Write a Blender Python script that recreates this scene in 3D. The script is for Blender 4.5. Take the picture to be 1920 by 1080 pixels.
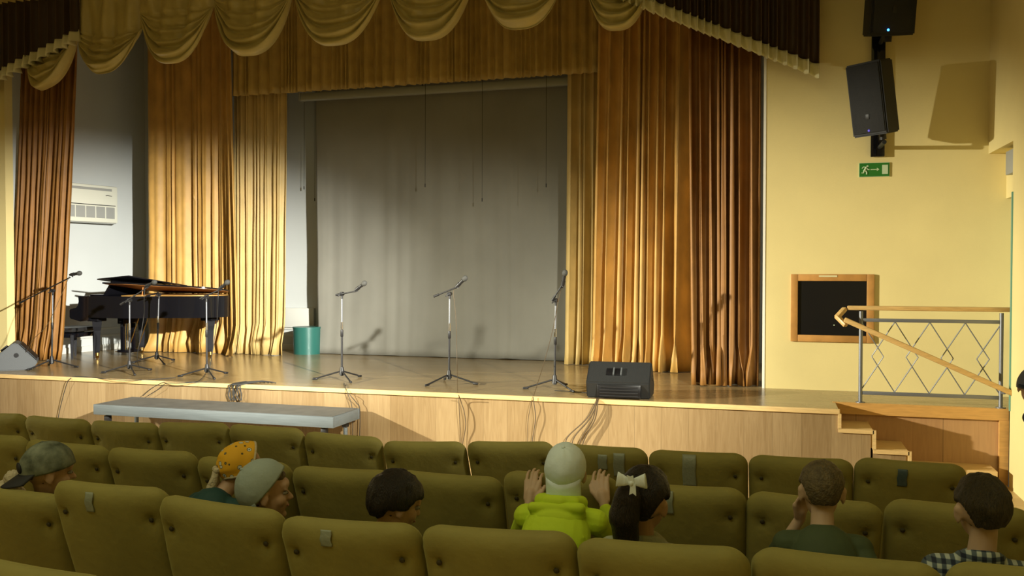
import bpy, bmesh, math, random
from mathutils import Vector, Matrix, noise

for o in list(bpy.data.objects): bpy.data.objects.remove(o)
S = bpy.context.scene
COL = S.collection
R = math.radians
random.seed(7)

# ------------------------------------------------------------------ camera, light, exposure
CAMZ = 2.08            # camera height over the flat hall floor
YAW, PITCH, FPX = 16.36, 1.27, 1669.0
cd = bpy.data.cameras.new('camera'); cam = bpy.data.objects.new('camera', cd); COL.objects.link(cam)
cd.sensor_width = 36; cd.lens = FPX / 1920 * 36; cd.clip_start = .05
cam.location = (0, 0, CAMZ); cam.rotation_euler = (R(90 - PITCH), 0, R(YAW))
S.camera = cam
S.view_settings.view_transform = 'Standard'; S.view_settings.look = 'None'
S.view_settings.gamma = 1; S.view_settings.exposure = 0; S.view_settings.use_curve_mapping = False

w = bpy.data.worlds.new('world'); S.world = w; w.use_nodes = True
w.node_tree.nodes['Background'].inputs[0].default_value = (1, .9, .6, 1)
w.node_tree.nodes['Background'].inputs[1].default_value = .05

def spot(name, loc, aim, power, size, blend, radius, col):
    l = bpy.data.lights.new(name, 'SPOT'); o = bpy.data.objects.new(name, l); COL.objects.link(o)
    l.energy = power; l.spot_size = R(size); l.spot_blend = blend; l.shadow_soft_size = radius; l.color = col
    o.location = loc
    o.rotation_euler = (Vector(aim) - Vector(loc)).to_track_quat('-Z', 'Y').to_euler()
    return o
def area(name, loc, sx, sy, power, col, rot=(0, 0, 0)):
    l = bpy.data.lights.new(name, 'AREA'); o = bpy.data.objects.new(name, l); COL.objects.link(o)
    l.shape = 'RECTANGLE'; l.size = sx; l.size_y = sy; l.energy = power; l.color = col
    o.location = loc; o.rotation_euler = rot
    return o
# two flood lamps and two narrow lamps on the side walls of the hall
LA, LB = (2.0, 3.2, 3.86), (-13.1, 3.2, 3.86)
for o_, k_ in ((spot('narrow_lamp_right_wall', LA, (-9.9, 11.8, 1.05), 15500, 26, 1.0, .07, (1, .97, .88)), 1.5),
               (spot('flood_lamp_right_wall', LA, (-5.6, 11.0, -.2), 4200, 47, 1.0, .16, (1, .965, .82)), 1.3),
               (spot('narrow_lamp_left_wall', LB, (.0, 10.4, 1.0), 14000, 27, 1.0, .07, (1, .945, .76)), 1.2),
               (spot('flood_lamp_left_wall', LB, (-2.0, 10.6, -.5), 3300, 44, 1.0, .16, (1, .96, .76)), 1.2)):
    o_.scale = (k_, 1, 1)
area('hall_ambient_fill', (-3.0, 2.0, 6.7), 6, 3, 58, (1, 1, .62))  # unseen area lamps added as ambient fill for the hall
area('hall_ambient_fill', (-3.0, -1.5, 6.7), 6, 3, 100, (1, 1, .66))  # added fill behind the camera, brightens the seat backs

# ------------------------------------------------------------------ helpers
def ray(px, py):
    """direction of a point of the photo seen from the camera"""
    d = Vector(((px - 960) / FPX, -(py - 540) / FPX, -1))
    return cam.rotation_euler.to_matrix() @ d
def atY(px, py, Y):
    d = ray(px, py); t = Y / d.y
    return Vector((d.x * t, Y, CAMZ + d.z * t))
def atZ(px, py, z):
    d = ray(px, py); t = (z - CAMZ) / d.z
    return Vector((d.x * t, d.y * t, z))

def mat(name, col, rough=.6, metal=0, sheen=0, bump=0, bscale=40, var=0, vscale=6, stretch=(1, 1, 1), emis=None, coat=0, sheencol=None, spec=None, coords='Object', var2=None):
    m = bpy.data.materials.new(name); m.use_nodes = True
    nt = m.node_tree; b = nt.nodes['Principled BSDF']
    b.inputs['Base Color'].default_value = (*col, 1); b.inputs['Roughness'].default_value = rough
    b.inputs['Metallic'].default_value = metal
    if spec is not None: b.inputs['Specular IOR Level'].default_value = spec
    if sheen:
        b.inputs['Sheen Weight'].default_value = sheen; b.inputs['Sheen Roughness'].default_value = .4
        b.inputs['Sheen Tint'].default_value = (*(sheencol or col), 1)
    if coat: b.inputs['Coat Weight'].default_value = coat; b.inputs['Coat Roughness'].default_value = .1
    if emis: b.inputs['Emission Color'].default_value = (*emis[:3], 1); b.inputs['Emission Strength'].default_value = emis[3]
    if bump or var:
        tc = nt.nodes.new('ShaderNodeTexCoord'); mp = nt.nodes.new('ShaderNodeMapping')
        mp.inputs['Scale'].default_value = stretch
        nt.links.new(tc.outputs[coords], mp.inputs['Vector'])
    if var:
        n = nt.nodes.new('ShaderNodeTexNoise'); n.inputs['Scale'].default_value = vscale; n.inputs['Detail'].default_value = 5
        nt.links.new(mp.outputs[0], n.inputs['Vector'])
        cr = nt.nodes.new('ShaderNodeValToRGB')
        cr.color_ramp.elements[0].position = .3; cr.color_ramp.elements[1].position = .7
        cr.color_ramp.elements[0].color = (*[max(0, c * (1 - var)) for c in col], 1)
        cr.color_ramp.elements[1].color = (*(var2 or [min(1, c * (1 + var)) for c in col]), 1)
        nt.links.new(n.outputs['Fac'], cr.inputs[0]); nt.links.new(cr.outputs[0], b.inputs['Base Color'])
    if bump:
        n2 = nt.nodes.new('ShaderNodeTexNoise'); n2.inputs['Scale'].default_value = bscale; n2.inputs['Detail'].default_value = 6
        nt.links.new(mp.outputs[0], n2.inputs['Vector'])
        bp = nt.nodes.new('ShaderNodeBump'); bp.inputs['Strength'].default_value = bump; bp.inputs['Distance'].default_value = .01
        nt.links.new(n2.outputs['Fac'], bp.inputs['Height']); nt.links.new(bp.outputs[0], b.inputs['Normal'])
    return m

def oak(name, c1, c2, panel=.27, axis='x', rough=.35, seam=.012, grain=(9, 9, .7), floor=False, coat=0):
    """laminate boards: vertical panels with seams, or floor boards"""
    m = bpy.data.materials.new(name); m.use_nodes = True
    nt = m.node_tree; b = nt.nodes['Principled BSDF']; L = nt.links
    tc = nt.nodes.new('ShaderNodeTexCoord'); sp = nt.nodes.new('ShaderNodeSeparateXYZ'); L.new(tc.outputs['Object'], sp.inputs[0])
    def M(op, a, v=None, v2=None):
        n = nt.nodes.new('ShaderNodeMath'); n.operation = op
        for i, x in enumerate((a, v, v2)):
            if x is None: continue
            if isinstance(x, (int, float)): n.inputs[i].default_value = x
            else: L.new(x, n.inputs[i])
        return n.outputs[0]
    if floor:   # boards run along x, staggered ends
        row = M('FLOOR', M('DIVIDE', sp.outputs['Y'], panel))
        fr = M('FRACT', M('DIVIDE', sp.outputs['Y'], panel))
        xs = M('ADD', M('DIVIDE', sp.outputs['X'], 1.3), M('MULTIPLY', row, .37))
        fx = M('FRACT', xs); cell = M('ADD', M('MULTIPLY', row, 7.13), M('FLOOR', xs))
        seam_ = M('MAXIMUM', M('LESS_THAN', fr, .03), M('LESS_THAN', fx, .004))
    else:
        ax = sp.outputs['X' if axis == 'x' else 'Y']
        cell = M('FLOOR', M('DIVIDE', ax, panel)); fr = M('FRACT', M('DIVIDE', ax, panel))
        seam_ = M('LESS_THAN', fr, seam)
    cb = nt.nodes.new('ShaderNodeCombineXYZ'); L.new(cell, cb.inputs[0]); L.new(M('MULTIPLY', cell, 3.7), cb.inputs[1])
    ad = nt.nodes.new('ShaderNodeVectorMath'); L.new(tc.outputs['Object'], ad.inputs[0]); L.new(cb.outputs[0], ad.inputs[1])
    mp = nt.nodes.new('ShaderNodeMapping'); L.new(ad.outputs[0], mp.inputs[0]); mp.inputs['Scale'].default_value = grain
    n = nt.nodes.new('ShaderNodeTexNoise'); n.inputs['Scale'].default_value = 4; n.inputs['Detail'].default_value = 7; n.inputs['Distortion'].default_value = 1.2
    L.new(mp.outputs[0], n.inputs['Vector'])
    wn = nt.nodes.new('ShaderNodeTexWhiteNoise'); wn.noise_dimensions = '1D'; L.new(cell, wn.inputs['W'])
    f = M('ADD', M('MULTIPLY', n.outputs['Fac'], .8), M('MULTIPLY', wn.outputs['Value'], .35))
    cr = nt.nodes.new('ShaderNodeValToRGB'); cr.color_ramp.elements[0].position = .3; cr.color_ramp.elements[1].position = .85
    cr.color_ramp.elements[0].color = (*c1, 1); cr.color_ramp.elements[1].color = (*c2, 1); L.new(f, cr.inputs[0])
    mx = nt.nodes.new('ShaderNodeMix'); mx.data_type = 'RGBA'; L.new(M('MULTIPLY', seam_, .55), mx.inputs['Factor'])
    L.new(cr.outputs[0], mx.inputs[6]); mx.inputs[7].default_value = (*[c * .4 for c in c1], 1)
    L.new(mx.outputs[2], b.inputs['Base Color']); b.inputs['Roughness'].default_value = rough
    if coat: b.inputs['Coat Weight'].default_value = coat; b.inputs['Coat Roughness'].default_value = .12
    return m

def fix(ob, label=None, cat=None, group=None, kind=None):
    if label: ob['label'] = label
    if cat: ob['category'] = cat
    if group: ob['group'] = group
    if kind: ob['kind'] = kind
    return ob
def empty(name, loc=(0, 0, 0), rz=0, label=None, cat=None, group=None):
    o = bpy.data.objects.new(name, None); COL.objects.link(o); o.location = loc; o.rotation_euler = (0, 0, rz)
    o.empty_display_size = .1
    return fix(o, label, cat, group)

class MB:
    def __init__(s): s.bm = bmesh.new()
    def box(s, x0, x1, y0, y1, z0, z1, M=None, bev=0):
        r = bmesh.ops.create_cube(s.bm, size=1)
        m = Matrix.Translation(((x0 + x1) / 2, (y0 + y1) / 2, (z0 + z1) / 2)) @ Matrix.Diagonal((abs(x1 - x0), abs(y1 - y0), abs(z1 - z0), 1))
        bmesh.ops.transform(s.bm, matrix=m, verts=r['verts'])
        if bev:
            es = list({e for v in r['verts'] for e in v.link_edges})
            q = bmesh.ops.bevel(s.bm, geom=es, offset=bev, segments=2, affect='EDGES', profile=.5)
            vs = list({v for f in q['faces'] for v in f.verts} | {v for v in r['verts'] if v.is_valid})
        else: vs = r['verts']
        if M is not None: bmesh.ops.transform(s.bm, matrix=M, verts=vs)
        return s
    def tube(s, pts, r, n=8, caps=True, r2=None):
        pts = [Vector(p) for p in pts]; k = len(pts); rings = []
        up = None
        for i, p in enumerate(pts):
            t = (pts[min(i + 1, k - 1)] - pts[max(i - 1, 0)]).normalized()
            if up is None: up = Vector((0, 0, 1)) if abs(t.z) < .9 else Vector((1, 0, 0))
            a = t.cross(up)
            if a.length < 1e-4: a = t.cross(Vector((0, 1, 0)))
            a.normalize(); b = a.cross(t).normalized(); up = b
            rr = r if r2 is None else r + (r2 - r) * i / (k - 1)
            if isinstance(r, (list, tuple)): rr = r[i]
            rings.append([s.bm.verts.new(p + (a * math.cos(j * 2 * math.pi / n) + b * math.sin(j * 2 * math.pi / n)) * rr) for j in range(n)])
        for i in range(k - 1):
            for j in range(n):
                s.bm.faces.new((rings[i][j], rings[i][(j + 1) % n], rings[i + 1][(j + 1) % n], rings[i + 1][j]))
        if caps: s.bm.faces.new(rings[0][::-1]); s.bm.faces.new(rings[-1])
        return s
    def cap(s, p, q, r1, r2, n=12, flat=None):
        """tapered capsule from p to q"""
        p, q = Vector(p), Vector(q); t = (q - p)
        if t.length < 1e-5: t = Vector((0, 0, 1e-4))
        d = t.normalized(); pts = []; rs = []
        for k in range(4):
            a = math.pi / 2 * (1 - k / 4 * .98); pts.append(p - d * r1 * math.sin(a)); rs.append(max(r1 * math.cos(a), r1 * .05))
        for k in range(5):
            a = math.pi / 2 * k / 4 * .98; pts.append(q + d * r2 * math.sin(a)); rs.append(max(r2 * math.cos(a), r2 * .05))
        return s.tube(pts, rs, n)
    def ell(s, c, rad, M=None, seg=20, rings=14):
        r = bmesh.ops.create_uvsphere(s.bm, u_segments=seg, v_segments=rings, radius=1)
        m = Matrix.Translation(c) @ (M or Matrix.Identity(4)) @ Matrix.Diagonal((*rad, 1))
        bmesh.ops.transform(s.bm, matrix=m, verts=r['verts']); return s
    def cyl(s, c, r, h, n=24, r2=None, M=None):
        q = bmesh.ops.create_cone(s.bm, cap_ends=True, segments=n, radius1=r, radius2=r if r2 is None else r2, depth=h)
        m = Matrix.Translation(c) @ (M or Matrix.Identity(4))
        bmesh.ops.transform(s.bm, matrix=m, verts=q['verts']); return s
    def prism(s, poly, z0, z1, M=None):
        a = [s.bm.verts.new((x, y, z0)) for x, y in poly]; b = [s.bm.verts.new((x, y, z1)) for x, y in poly]
        s.bm.faces.new(a[::-1]); s.bm.faces.new(b); n = len(poly)
        for i in range(n): s.bm.faces.new((a[i], a[(i + 1) % n], b[(i + 1) % n], b[i]))
        if M is not None: bmesh.ops.transform(s.bm, matrix=M, verts=a + b)
        return s
    def grid(s, f, nu, nv, closeu=False):
        vs = [[s.bm.verts.new(f(i / nu, j / nv)) for j in range(nv + 1)] for i in range(nu if closeu else nu + 1)]
        for i in range(nu):
            i2 = (i + 1) % len(vs)
            for j in range(nv): s.bm.faces.new((vs[i][j], vs[i2][j], vs[i2][j + 1], vs[i][j + 1]))
        return vs
    def xf(s, M): bmesh.ops.transform(s.bm, matrix=M, verts=s.bm.verts); return s
    def build(s, name, m, parent=None, smooth=True, fixn=True, auto=True):
        if fixn: bmesh.ops.recalc_face_normals(s.bm, faces=s.bm.faces)
        me = bpy.data.meshes.new(name); s.bm.to_mesh(me); s.bm.free()
        me.materials.append(m)
        if smooth:
            me.shade_smooth()
            if auto: me.set_sharp_from_angle(angle=R(38))
        o = bpy.data.objects.new(name, me); COL.objects.link(o)
        if parent: o.parent = parent
        return o
def remesh(o, vox, sm=6):
    r = o.modifiers.new('r', 'REMESH'); r.mode = 'VOXEL'; r.voxel_size = vox; r.use_smooth_shade = True
    s_ = o.modifiers.new('s', 'SMOOTH'); s_.factor = .5; s_.iterations = sm
def solid(o, t, off=0):
    m = o.modifiers.new('t', 'SOLIDIFY'); m.thickness = t; m.offset = off
    return o
def sstep(a, b, x):
    t = min(1, max(0, (x - a) / (b - a))); return t * t * (3 - 2 * t)

# ------------------------------------------------------------------ materials
M = {}
M['yellow'] = mat('yellow_paint', (.74, .62, .28), .75, bump=.08, bscale=60, var=.04, vscale=1.5)
M['white_wall'] = mat('white_paint', (.53, .56, .55), .7, bump=.05, var=.03, vscale=1)
M['white_panel'] = mat('white_panel', (.60, .61, .56), .5)
M['ceiling'] = mat('ceiling_paint', (.50, .44, .28), .8)
M['hall_floor'] = oak('hall_floor_boards', (.42, .28, .12), (.56, .40, .18), .14, floor=True, rough=.4, grain=(.7, 9, 9))
M['stage_floor'] = oak('stage_floor_boards', (.23, .16, .075), (.32, .235, .112), .19, floor=True, rough=.24, grain=(.7, 9, 9))
M['fascia'] = oak('oak_laminate', (.23, .15, .068), (.34, .24, .122), .27)
M['fascia2'] = oak('brown_laminate', (.36, .20, .09), (.46, .27, .12), .8)
M['trim'] = mat('light_oak_trim', (.66, .46, .20), .45, var=.12, vscale=8, stretch=(1, 8, 8))
M['trim_orange'] = mat('amber_oak_trim', (.56, .31, .09), .4, var=.12, vscale=6, stretch=(1, 8, 8))
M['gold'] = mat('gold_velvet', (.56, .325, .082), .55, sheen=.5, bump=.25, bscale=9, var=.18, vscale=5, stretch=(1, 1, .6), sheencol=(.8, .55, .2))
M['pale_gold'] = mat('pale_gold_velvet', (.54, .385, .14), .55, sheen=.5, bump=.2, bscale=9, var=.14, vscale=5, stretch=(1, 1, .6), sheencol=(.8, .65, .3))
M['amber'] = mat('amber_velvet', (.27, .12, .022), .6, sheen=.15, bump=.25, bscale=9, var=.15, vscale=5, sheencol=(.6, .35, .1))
M['valance'] = mat('ochre_velvet', (.46, .32, .09), .55, sheen=.4, bump=.2, var=.15, vscale=5, sheencol=(.7, .5, .2))
M['swag'] = mat('old_gold_satin', (.52, .43, .16), .38, sheen=.3, bump=.15, bscale=14, var=.08, sheencol=(.8, .7, .4))
M['brown_velvet'] = mat('dark_brown_velvet', (.055, .03, .010), .6, sheen=.2, sheencol=(.3, .2, .1))
M['cream'] = mat('cream_satin', (.66, .62, .36), .45, bump=.1)
M['backdrop'] = mat('grey_cloth', (.235, .23, .195), .85, bump=.35, bscale=3, var=.08, vscale=1.2)
M['black'] = mat('black_plastic', (.012, .012, .013), .45, bump=.1, bscale=200)
M['black_gloss'] = mat('black_piano_lacquer', (.006, .006, .008), .08, spec=.35)
M['satin_black'] = mat('satin_black', (.008, .008, .01), .45, spec=.08)
M['spk'] = mat('textured_black_cabinet', (.011, .012, .012), .6, bump=.25, bscale=160)
M['spk_grey'] = mat('dusty_grey_cabinet', (.075, .082, .085), .6, bump=.15, bscale=120)
M['grille'] = mat('dark_grille', (.010, .011, .011), .5, metal=.3, bump=.4, bscale=260)
M['panel_black'] = mat('black_panel', (.004, .004, .005), .35)
M['steel'] = mat('grey_steel', (.20, .21, .23), .45, metal=.6)
M['chrome'] = mat('chrome', (.7, .7, .7), .18, metal=1)
M['alu'] = mat('brushed_aluminium', (.13, .155, .165), .55, metal=.1, bump=.1, var=.1, vscale=10, stretch=(.4, 1, 6))
M['deck'] = mat('grey_deck_board', (.10, .10, .09), .7, var=.2)
M['rail_wood'] = mat('oak_handrail', (.56, .36, .13), .4, var=.15, vscale=8, stretch=(1, 6, 6))
M['frame_wood'] = mat('orange_oak_frame', (.48, .24, .065), .4, var=.15, vscale=8)
M['brass'] = mat('brass', (.75, .52, .18), .25, metal=1)
M['bounce_lit_wood'] = mat('wood_with_bounce', (.48, .20, .06), .3, coat=.2)  # brown brightened to stand for light bounced off the gold frame
M['gold_plate'] = mat('gold_frame', (.5, .28, .07), .5, metal=.2)
M['cable'] = mat('black_rubber', (.02, .02, .018), .6)
M['cable_brown'] = mat('brown_rubber', (.07, .045, .02), .6)
M['teal'] = mat('teal_plastic', (.02, .115, .095), .35)
M['ac'] = mat('cream_plastic', (.72, .73, .62), .45)
M['ac_grey'] = mat('grey_plastic', (.33, .34, .32), .5)
M['green_sign'] = mat('green_sign', (.02, .16, .02), .4)
M['sign_white'] = mat('sign_pale', (.50, .62, .40), .4)
M['blue_led'] = mat('blue_led', (.0, .05, .6), .3, emis=(.03, .25, 1, 9))
M['door'] = mat('pale_green_door', (.50, .55, .42), .4)
M['olive'] = mat('olive_velvet', (.285, .245, .058), .8, sheen=.4, bump=.3, bscale=30, var=.14, vscale=4, sheencol=(.55, .52, .16))
M['button'] = mat('dark_upholstery_button', (.05, .04, .012), .7)
M['seat_metal'] = mat('dark_seat_metal', (.03, .03, .03), .5, metal=.5)
M['arm_wood'] = mat('brown_armrest', (.16, .08, .03), .4)
M['tape'] = mat('silver_tape', (.30, .33, .24), .45, bump=.3, bscale=60)
M['tape_blue'] = mat('blue_tape', (.07, .11, .12), .5, bump=.3, bscale=60)

# ------------------------------------------------------------------ setting
SZ = .73               # stage height
WY = 10.4              # plane of the proscenium wall
FY = 9.0               # plane of the stage front
def struct(name, mb, m, **k):
    o = mb.build(name, m, smooth=False, **k); o['kind'] = 'structure'; return o
mb = MB(); mb.box(-13.3, 2.16, -4, WY, -.2, 0)
for y1, z in ((5.35, .13), (4.2, .19), (3.15, .28), (2.1, .36), (1.0, .45)):
    mb.box(-11.8, 1.25, -4, y1, -.1, z)
struct('floor', mb, M['hall_floor'])
mb = MB(); mb.prism([(-13.3, FY), (.606, FY), (.606, 9.5), (2.6, 9.5), (2.6, 10.42), (.3, 10.42), (.3, 13.3), (-11.2, 13.3), (-11.2, 10.42), (-13.3, 10.42)], SZ - .03, SZ)
struct('floor_stage', mb, M['stage_floor'])
# stage front, stair stringers, landing front
mb = MB(); mb.box(-13.3, .606, FY + .02, FY + .06, 0, SZ - .045)
for k in range(3):
    mb.box(.606 + .31 * k, .606 + .31 * (k + 1) - .02, FY + .02, FY + .06, 0, SZ - .1825 * (k + 1) - .03)
struct('wall_stage_front', mb, M['fascia'])
mb = MB(); mb.box(.606, 2.16, 9.52, 9.56, 0, SZ - .1); mb.box(.57, .606, FY + .06, 9.52, 0, SZ - .05)
struct('wall_landing_front', mb, M['fascia2'])
mb = MB(); mb.box(-13.3, .62, FY - .005, FY + .03, SZ - .045, SZ + .004, bev=.006)
for k in range(3):
    x0 = .606 + .31 * k; z = SZ - .1825 * (k + 1)
    mb.box(x0 - .005, x0 + .025, FY - .004, FY + .03, z, z + .1825 - (.0 if k else .04))
    mb.box(x0, x0 + .315, FY - .004, FY + .03, z - .035, z + .003)
mb.box(1.536, 1.56, FY - .004, FY + .03, 0, .15)
struct('trim_1', mb, M['trim'])
mb = MB(); mb.box(.58, 2.17, 9.48, 9.53, SZ - .11, SZ + .004); struct('trim_2', mb, M['trim_orange'])
mb = MB(); mb.box(2.09, 2.17, 9.47, 9.52, 0, SZ - .11); struct('trim_3', mb, M['trim_orange'])
# stair treads
mb = MB()
for k in range(3):
    x0 = .606 + .31 * k; z = SZ - .1825 * (k + 1); x1 = x0 + .31 if k < 2 else 2.02
    mb.box(x0, x1, FY + .06 if k < 2 else 9.2, 9.52, z - .18, z, bev=.004)
struct('trim_4', mb, M['trim'])
# proscenium wall with its opening (thick wall)
mb = MB()
mb.box(-13.3, -10.75, WY, WY + .14, SZ - .5, 6.8); mb.box(-.09, 2.8, WY, WY + .14, SZ - .5, 6.8); mb.box(-10.75, -.09, WY, WY + .14, 5.7, 6.8)
struct('wall_proscenium', mb, M['yellow'])
mb = MB(); mb.box(-.115, -.088, WY - .006, WY + .15, SZ, 5.7); struct('trim_5', mb, mat('white_corner_bead', (.85, .83, .74), .5))
# right hall wall with the door recess
mb = MB()
mb.box(2.16, 2.33, -4, 9.4, -.2, 6.8); mb.box(2.16, 2.33, 9.4, WY, CAMZ + 1.2, 6.8)
mb.box(2.33, 2.6, -4, WY, SZ + 2.08, 6.8); mb.box(2.33, 2.6, -4, 9.36, -.2, SZ + 2.08)
struct('wall_right', mb, M['yellow'])
mb = MB(); mb.box(2.48, 2.52, 9.36, WY, SZ, SZ + 2.08); d1 = struct('door_1', mb, M['door'])
mb = MB(); mb.box(2.150, 2.162, 9.37, 9.402, SZ, SZ + 2.07); struct('trim_6', mb, mat('teal_jamb', (.12, .30, .24), .4))
for name, b in (('wall_left', (-13.5, -13.3, -4, 10.5)), ('wall_rear', (-13.5, 2.4, -4.2, -4))):
    mb = MB(); mb.box(*b, -.2, 6.8); struct(name, mb, M['yellow'])
mb = MB(); mb.box(-13.5, 2.6, -4.2, 10.5, 6.8, 7.0); mb.box(-11.5, .5, 10.4, 13.4, 6.4, 6.6); struct('ceiling', mb, M['ceiling'])
# stage house
LW = lambda y: -10.9 + .148 * (y - 10.4)
mb = MB(); mb.prism([(LW(10.5), 10.5), (LW(13.1), 13.1), (LW(13.1) - .15, 13.1), (LW(10.5) - .15, 10.5)], SZ, 6.5)
struct('wall_stage_left', mb, M['white_wall'])
mb = MB(); mb.box(-11.2, .4, 13.1, 13.25, SZ, 6.5); struct('wall_stage_back', mb, M['white_wall'])
mb = MB(); mb.box(.2, .35, 10.5, 13.1, SZ, 6.5); struct('wall_stage_right', mb, M['white_wall'])
# skirting channel and panel on the stage walls
mb = MB()
for z, t in ((SZ + .0, .09), (SZ + .22, .03), (SZ + .34, .03)):
    mb.prism([(LW(10.6) + .0, 10.6), (LW(13.08), 13.08), (LW(13.08) + .03, 13.08), (LW(10.6) + .03, 10.6)], z, z + t)
    mb.box(-10.4, -2, 13.07, 13.1, z, z + t)
struct('baseboard_stage', mb, M['white_panel'])
p0, p1 = atY(520, 577, 13.06), atY(590, 615, 13.06)
mb = MB(); mb.box(p0.x, p1.x, 13.03, 13.1, p1.z, p0.z, bev=.01)  # plain low panel, paler than the back wall
fix(mb.build('low_wall_panel', M['white_panel']), 'low white panel on the back wall beside the teal bin', 'heater')

# ------------------------------------------------------------------ curtains
def pleats(n, seed, irr=.75):
    """irregular pleat phase function on [0,1]"""
    rr = random.Random(seed); ws = [1 + irr * rr.uniform(-1, 1) for _ in range(n)]; t = sum(ws)
    cum = [0]
    for x in ws: cum.append(cum[-1] + x / t)
    am = [rr.uniform(.65, 1.15) for _ in range(n + 1)]
    def f(u):
        u = min(max(u, 0), 1); k = 0
        while k < n - 1 and cum[k + 1] < u: k += 1
        fr = (u - cum[k]) / (cum[k + 1] - cum[k])
        return (k + fr) * 2 * math.pi, am[k] * (1 - fr) + am[k + 1] * fr
    return f
def curtain(name, top, bot, zt, zb, n, amp, seed, m, label, hem=.06, fan=0, sag=0, thick=.006, nv=34, zbf=None, wander=.25, parent=None, cat='curtain', sharp=2.6):
    """top, bot: lists of (x,y) path points at the head and at the hem"""
    pf = pleats(n, seed); nu = n * 12
    def path(P, u):
        if len(P) == 2: k = 0; t = u
        else:
            q = u * (len(P) - 1); k = min(int(q), len(P) - 2); t = q - k
        a, b = P[k], P[k + 1]; return Vector((a[0] + (b[0] - a[0]) * t, a[1] + (b[1] - a[1]) * t, 0))
    dx = (Vector((*top[-1], 0)) - Vector((*top[0], 0))).normalized(); nrm = Vector((dx.y, -dx.x, 0))
    if nrm.y > 0: nrm = -nrm
    def f(u, v):
        ph, am = pf(u)
        uu = u
        base = path(top, uu).lerp(path(bot, uu), v ** 1.2)
        w1 = noise.noise(Vector((u * n * .3, v * .9, seed))) * wander * (.4 + v * 1.3)
        a = amp * am * (.55 + .6 * v)
        p = ph + w1 * 3
        d = 1 - 2 * (.5 - .5 * math.sin(p)) ** sharp + .22 * math.sin(2 * p + 1.3) + .10 * math.sin(3 * p + seed + v)
        off = nrm * (a * d) + dx * (a * .55 * math.cos(p) * (1 if 0 < u < 1 else 0))
        zz_b = zbf(u) if zbf else zb
        z = zt + (zz_b - zt) * v
        if hem:
            h = sstep(.90, 1, v)
            k = noise.noise(Vector((u * n * .9, v * 9, seed + 5)))
            off += nrm * (hem * h * (.6 + 1.3 * k)) + dx * (hem * .7 * h * noise.noise(Vector((u * n * 1.1, 7, seed))))
            z += max(0, k) * .03 * h + .006
            if v > .985: z = zz_b + .006 + max(0, k) * .02
        off += nrm * .012 * noise.noise(Vector((u * n * 1.3, v * 7, seed + 9)))
        q = base + off; return (q.x, q.y, z)
    mb = MB(); mb.grid(f, nu, nv)
    o = mb.build(name, m, parent, auto=False, fixn=False); solid(o, thick)
    if not parent: fix(o, label, cat)
    return o
C_ = curtain
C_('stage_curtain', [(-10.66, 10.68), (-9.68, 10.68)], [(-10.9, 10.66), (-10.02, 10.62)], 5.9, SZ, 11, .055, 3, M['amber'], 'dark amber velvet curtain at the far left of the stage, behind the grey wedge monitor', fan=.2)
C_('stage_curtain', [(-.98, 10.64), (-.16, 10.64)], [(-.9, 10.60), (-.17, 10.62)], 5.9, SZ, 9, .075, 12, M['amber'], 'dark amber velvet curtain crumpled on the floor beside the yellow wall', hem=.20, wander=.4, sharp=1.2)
C_('stage_curtain', [(-9.70, 12.22), (-9.0, 12.28), (-8.4, 12.28), (-8.02, 11.95)], [(-9.72, 12.2), (-9.0, 12.28), (-8.4, 12.28), (-7.86, 11.9)], 6.2, SZ, 11, .038, 22, M['gold'], 'shining golden velvet curtain hanging behind the grand piano', hem=.14)
C_('stage_curtain', [(-8.15, 12.28), (-7.2, 12.26)], [(-8.15, 12.28), (-7.26, 12.22)], 6.2, SZ, 10, .036, 31, M['pale_gold'], 'pale gold curtain between the grand piano and the teal bin', hem=.10)
C_('stage_curtain', [(-2.23, 11.72), (-.7, 11.72)], [(-2.32, 11.72), (-.7, 11.70)], 6.2, SZ, 12, .075, 45, M['gold'], 'wide golden velvet curtain behind the right wedge monitor', hem=.15, sharp=1.1)
C_('stage_curtain', [(-2.76, 12.2), (-1.9, 12.2)], [(-2.80, 12.18), (-1.9, 12.2)], 6.2, SZ, 7, .06, 52, M['pale_gold'], 'narrow pale gold curtain at the right edge of the grey backdrop', hem=.05, sharp=1.2)
C_('backdrop_curtain', [(-6.93, 12.62), (-1.9, 12.62)], [(-6.9, 12.62), (-1.9, 12.6)], 5.6, SZ, 15, .006, 61, M['backdrop'], 'plain grey cloth backdrop hanging across the back of the stage', hem=.03, wander=1.0, nv=40, sharp=1)
C_('pleated_valance', [(-8.03, 12.06), (-2.05, 11.98)], [(-8.03, 12.06), (-2.05, 11.98)], 6.3, CAMZ + 2.66, 56, .032, 71, M['valance'], 'long pleated ochre valance across the top of the inner stage', hem=0, nv=14, cat='valance', wander=.1, sharp=2)

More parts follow.
